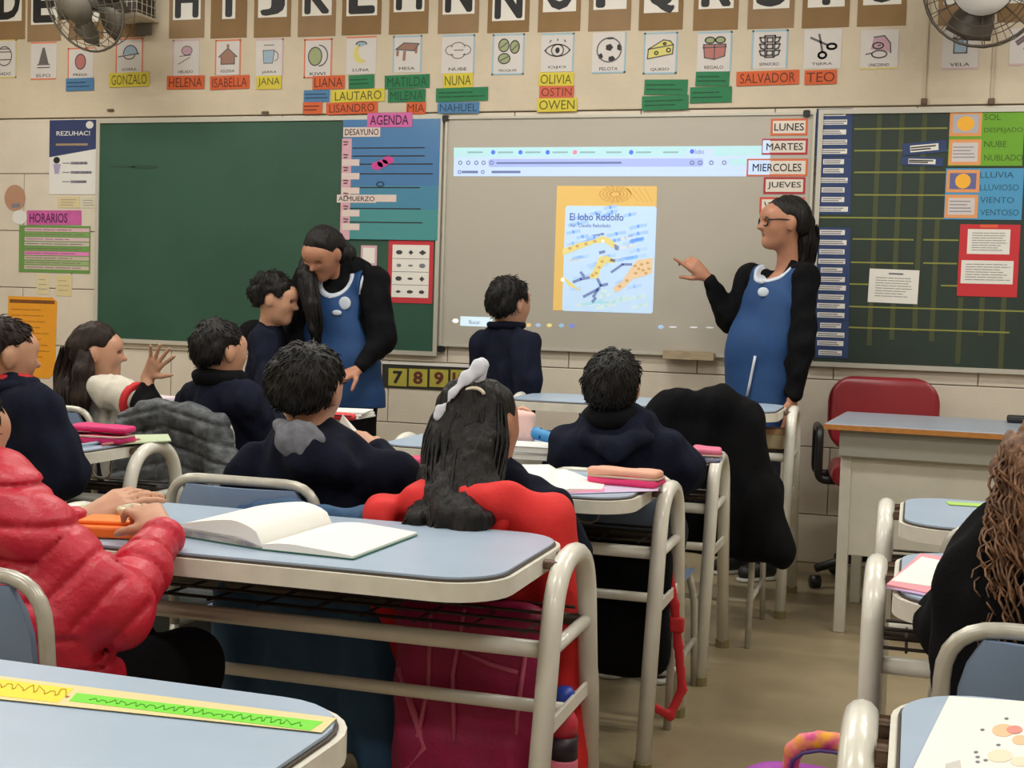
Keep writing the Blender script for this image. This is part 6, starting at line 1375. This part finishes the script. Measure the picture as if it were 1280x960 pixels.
def pencil_case(label, c, half, rz, m, m2, open_=False, group='pencil cases', h=.005):
    t = thing('pencil_case', label, 'pencil case', (c[0], c[1], c[2]), group=group); R = np.array([[math.cos(rz), math.sin(rz), 0], [-math.sin(rz), math.cos(rz), 0], [0, 0, 1]])
    S = SDF(); S.rbox((c[0], c[1], c[2]+half[2]*.55), (half[0], half[1], half[2]*.55), half[2]*.5, .0, R); S.disp(wrinkle(.0025, 70, int(c[0]*100) % 40)); S.build('lower_half', m, t, h)
    S = SDF(); o = np.array([c[0], c[1], c[2]+half[2]*(1.5 if not open_ else 1.9)])+R[1]*(.0 if not open_ else half[1]*.35); S.rbox(o, (half[0]*.99, half[1]*(.97 if not open_ else .75), half[2]*.5), half[2]*.45, .0, R); S.disp(wrinkle(.0025, 70, 7)); S.build('upper_half', m2, t, h)
    pts = [np.array([c[0], c[1], c[2]+half[2]*1.05])+R[0]*x*half[0]*1.0+R[1]*y*half[1]*1.0 for x, y in rrect(-1, -1, 1, 1, .35, 4)]; MB().tube(pts, .003, 5, closed=True).build('zip', mat('zip_tape', (190, 170, 150), .5), t, True, True); return t
PINK = mat('hot_pink', (232, 60, 120), .6); PEACH = mat('peach_cloth', (222, 164, 140), .7); MAG = mat('magenta_cloth', (206, 40, 110), .6)
c_ = T(782, 606, ZT); pencil_case('hot pink and peach pencil case in front of the seated boy', c_, (.095, .045, .022), -.10, PINK, PEACH)
c_ = T(122, 553, ZT); pencil_case('open magenta pencil case at the left desk', c_, (.105, .05, .022), .05, MAG, MAG, True)
c_ = T(884, 577, ZT); pencil_case('small striped pink and blue pencil case at the elbow of the seated boy', c_, (.045, .055, .022), .1, mat('blue_stripe', (70, 90, 170), .6, var=1, scale=40, c2=(206, 206, 216)), mat('pink_stripe', (214, 110, 140), .6))
c_ = T(206, 509, ZT); pencil_case('pink and white striped pencil case in front of the long-haired girl', c_, (.06, .04, .024), .1, mat('pw_stripe', (206, 80, 120), .6, var=1, scale=60, stretch=(.2, .2, 3), c2=(226, 220, 220)), mat('pw_stripe2', (222, 206, 212), .6))
# papers and books
sheet_thing('worksheet', 'lilac worksheet under the pink pencil case', 'paper', ((700, 618), (822, 614), (828, 604), (742, 602)), paper((196, 176, 206)))
z = ZT; a = T(640, 612, z); t = thing('open_book', 'open white book beside the pink pencil case', 'notebook', (a[0], a[1], z)); q = tq((636, 606), (700, 617), (758, 611), (696, 588), (664, 582), (612, 590))
page_block('right_pages', [q[1], q[3], T(756, 607, z), T(752, 613, z)], lambda a_, b_: .003+.010*(1-a_)*min(1, a_*5), M_page, t, z); page_block('left_pages', [q[1], q[3], T(648, 585, z), T(628, 606, z)], lambda a_, b_: .003+.014*(1-a_*.5)*min(1, a_*5), M_page, t, z); flat_sheet('pink_cover', ccw(tq((680, 618), (756, 615), (755, 611), (690, 612))), z, .002, paper((226, 130, 170)), t)
for k, lab in enumerate(('lower grey-white book of the pair on the desk of the dark-collared boy', 'upper white book of the pair on the desk of the dark-collared boy')):
    c_ = T(664, 573, ZT); t = thing('book', lab, 'book', (c_[0]-.01*k, c_[1]+.02, ZT+.0005+.021*k), .05-.04*k, group='stacked books'); MB().bbox((-.10, -.075, 0), (.10, .075, .003), .001).build('cover', paper((190, 194, 198)), t); MB().box((-.097, -.072, .003), (.097, .074, .017)).build('page_block', M_page, t); MB().bbox((-.10, -.075, .017), (.10, .075, .020), .001).build('cover', paper((220, 222, 220)), t)
c_ = T(652, 553, ZT); t = thing('peach_bag', 'small peach cloth bag standing on the desk before the boy at the whiteboard', 'bag', (c_[0], c_[1], ZT)); S = SDF(); S.rbox((c_[0], c_[1], ZT+.055), (.05, .03, .054), .022, 0); S.disp(wrinkle(.004, 70, 3)); S.build('pouch', mat('peach_bag', (226, 188, 178), .8), t, .005); tub([(c_[0]-.03, c_[1], ZT+.105), (c_[0], c_[1], ZT+.118), (c_[0]+.03, c_[1], ZT+.105)], .005, PEACH, 'drawcord', t)
c_ = T(680, 555, ZT); t = thing('blue_sharpener', 'blue rounded plastic case beside the peach bag', 'case', (c_[0], c_[1], ZT)); S = SDF(); S.cap((c_[0]-.03, c_[1], ZT+.035), (c_[0]+.035, c_[1], ZT+.02), .022, .018, 0); S.cut(lambda P: ZT-P[:, 2]); S.build('case_body', mat('sky_plastic', (60, 140, 196), .4), t, .004); tub([(c_[0]-.01, c_[1]-.024, ZT+.02), (c_[0]-.01, c_[1]-.004, ZT+.052), (c_[0]-.01, c_[1]+.02, ZT+.035)], .003, M_blk, 'seam_band', t)
# things between the hooded boy and the ponytail girl
sheet_thing('checked_cloth', 'white patterned sheet at the left of the ponytail girl', 'paper', ((500, 602), (545, 606), (548, 582), (508, 580)), mat('checked_sheet', (210, 200, 200), .7, var=1, scale=60, c2=(60, 50, 56)))
c_ = T(498, 590, ZT); pencil_case('dark pencil case with pink top left of the ponytail girl', c_, (.075, .04, .022), .1, mat('dark_case', (50, 24, 34), .6), mat('pinkred_case', (206, 60, 100), .6))
q = [at(416, 552, 3.06), at(452, 556, 3.08), at(448, 540, 3.12), at(428, 518, 3.08)]
t = thing('folded_paper', 'white folded paper held up by the grey-hooded boy', 'paper', tuple(q[0])); mesh_obj('sheet', [q[0], q[1], q[3], q[2]+np.array([0, 0, .0])]+[p+np.array([0, .0015, 0]) for p in (q[0], q[1], q[3], q[2])], [(0, 1, 2), (1, 3, 2), (6, 5, 4), (6, 7, 5), (0, 4, 5, 1), (1, 5, 7, 3), (3, 7, 6, 2), (2, 6, 4, 0)], M_wpaper, t, False, True)
for k in range(3):
    x, y = 440, 519-k*2.5; c_ = T(440, 520, ZT); t = thing('workbook', ('bottom', 'middle', 'top')[k]+' white workbook of the pile by the bending teacher', 'book', (c_[0]-.04, c_[1]-.06, ZT+.0005+.0095*k), .1*k, group='workbook pile'); MB().bbox((-.13, -.09, 0), (.13, .09, .009), .002).build('pages', M_page, t); MB().box((-.131, -.0905, .0002), (.131, -.0902, .002)).build('cover_edge', GRT, t)
c_ = T(452, 528, ZT); t = thing('red_pouch', 'small red pouch below the workbook pile', 'pouch', (c_[0]-.10, c_[1]+.03, ZT)); c_ = c_+np.array([-.09, .08, 0]); S = SDF(); S.cap((c_[0]-.06, c_[1]-.05, ZT+.016), (c_[0]+.04, c_[1]-.05, ZT+.016), .016, .014, 0); S.build('pouch_body', mat('coral_red', (220, 60, 70), .6), t, .004); tub([(c_[0]-.06, c_[1]-.067, ZT+.02), (c_[0]+.04, c_[1]-.065, ZT+.02)], .002, M_blk, 'zip', t)
# pens and papers on the left desk
sheet_thing('loose_paper', 'loose white papers under the magenta pencil case', 'paper', ((62, 560), (150, 553), (165, 548), (80, 545)), M_wpaper)
sheet_thing('green_folder', 'pale green folder at the end of the left desk', 'folder', ((150, 556), (214, 552), (210, 544), (160, 545)), paper((186, 200, 164)), ZT, .004)
for k, (a, b, col, nm) in enumerate((((128, 556), (176, 549), (206, 34, 50), 'red'), ((98, 557), (130, 552), (60, 90, 180), 'blue'), ((110, 552), (150, 547), (220, 130, 50), 'orange'), ((80, 555), (112, 550), (200, 60, 110), 'pink'))):
    A_, B_ = T(*a, ZT+.006), T(*b, ZT+.006); t = thing('coloured_pencil', '%s coloured pencil on the left desk' % nm, 'pencil', tuple(A_), group='coloured pencils'); d_ = unit(B_-A_)
    tub([A_, B_-d_*.014], .0045, mat('pencil_%s' % nm, col, .4), 'barrel', t); MB().tube([B_-d_*.014, B_], [.0043, .001], 6).build('tip', mat('pencil_wood', (206, 170, 120), .6), t, True, True)
# colouring workbook at the right corner
P = tq((1186, 872), (1330, 882), (1330, 1000), (1128, 990), z=ZT+.004); t = thing('workbook', 'open colouring workbook with purple edge on the right corner desk', 'book', (P[0][0], P[0][1], ZT)); flat_sheet('pages', ccw(P), ZT, .006, M_page, t)
flat_sheet('purple_cover', ccw(tq((1179, 892), (1186, 890), (1134, 990), (1127, 990))), ZT, .003, mat('purple_edge', (170, 50, 170), .5), t)
def table_draw(polys, m, par, z, name='printed_shape'):
    b = MB()
    for L_ in polys: b.prism([(T(x, y, z)[0], T(x, y, z)[1]) for x, y in L_][::-1], z, z+.0003)
    return tag(b.build(name, m, par, world=True), kind='stuff')
table_draw([disc(1254, 913, 14, 8), disc(1275, 925, 10, 6)], mat('pr_orange', (236, 190, 150), .7), t, ZT+.0062); table_draw([disc(1268, 912, 10, 5)], mat('pr_red', (226, 140, 130), .7), t, ZT+.0066); table_draw([disc(1250, 945, 16, 8), disc(1275, 952, 12, 6)], mat('pr_cream', (238, 216, 190), .7), t, ZT+.0062)
table_draw([disc(x, y, 3, 1.2, 6) for x, y in ((1228, 912), (1248, 931), (1258, 898), (1220, 940), (1222, 946), (1222, 952), (1232, 950))], GRT, t, ZT+.0066, 'printed_words'); table_draw([[(1182, 955), (1200, 950), (1204, 975), (1180, 985)]], paper((200, 196, 190)), t, ZT+.0062)
t, P = sheet_thing('workbook', 'workbook with pink margin in front of the curly-haired child', 'book', ((1108, 733), (1160, 744), (1230, 744), (1225, 705), (1150, 694)), paper((226, 150, 160)), ZT, .004); flat_sheet('page', ccw(tq((1114, 729), (1160, 736), (1222, 738), (1218, 712), (1152, 699))), ZT+.004, .001, M_page, t); flat_sheet('lilac_cover', ccw(tq((1106, 735), (1160, 746), (1230, 746), (1230, 743), (1160, 743))), ZT, .002, paper((196, 170, 214)), t)
# black case on the teacher table
c_ = T(1272, 528, .777); t = thing('pen_case', 'small black case at the right end of the teacher table', 'case', (c_[0]+.03, c_[1], .7755), -.06); MB().bbox((-.07, -.035, 0), (.12, .035, .028), .008).build('case_body', M_blk, t); MB().bbox((-.071, -.036, .013), (.121, .036, .016), .001).build('seam', mat('seam_grey', (60, 60, 64), .5), t)
# paper and items on the tall desk shelf
c_ = at(968, 550, 5.3); t = thing('cream_box', 'cream box on the shelf of the tall desk', 'box', (c_[0]-.02, 5.33, .633)); MB().bbox((-.06, -.06, 0), (.06, .06, .075), .006).build('carton', paper((206, 188, 150)), t); MB().bbox((-.062, -.062, .055), (.062, .062, .078), .004).build('lid', paper((190, 150, 110)), t)
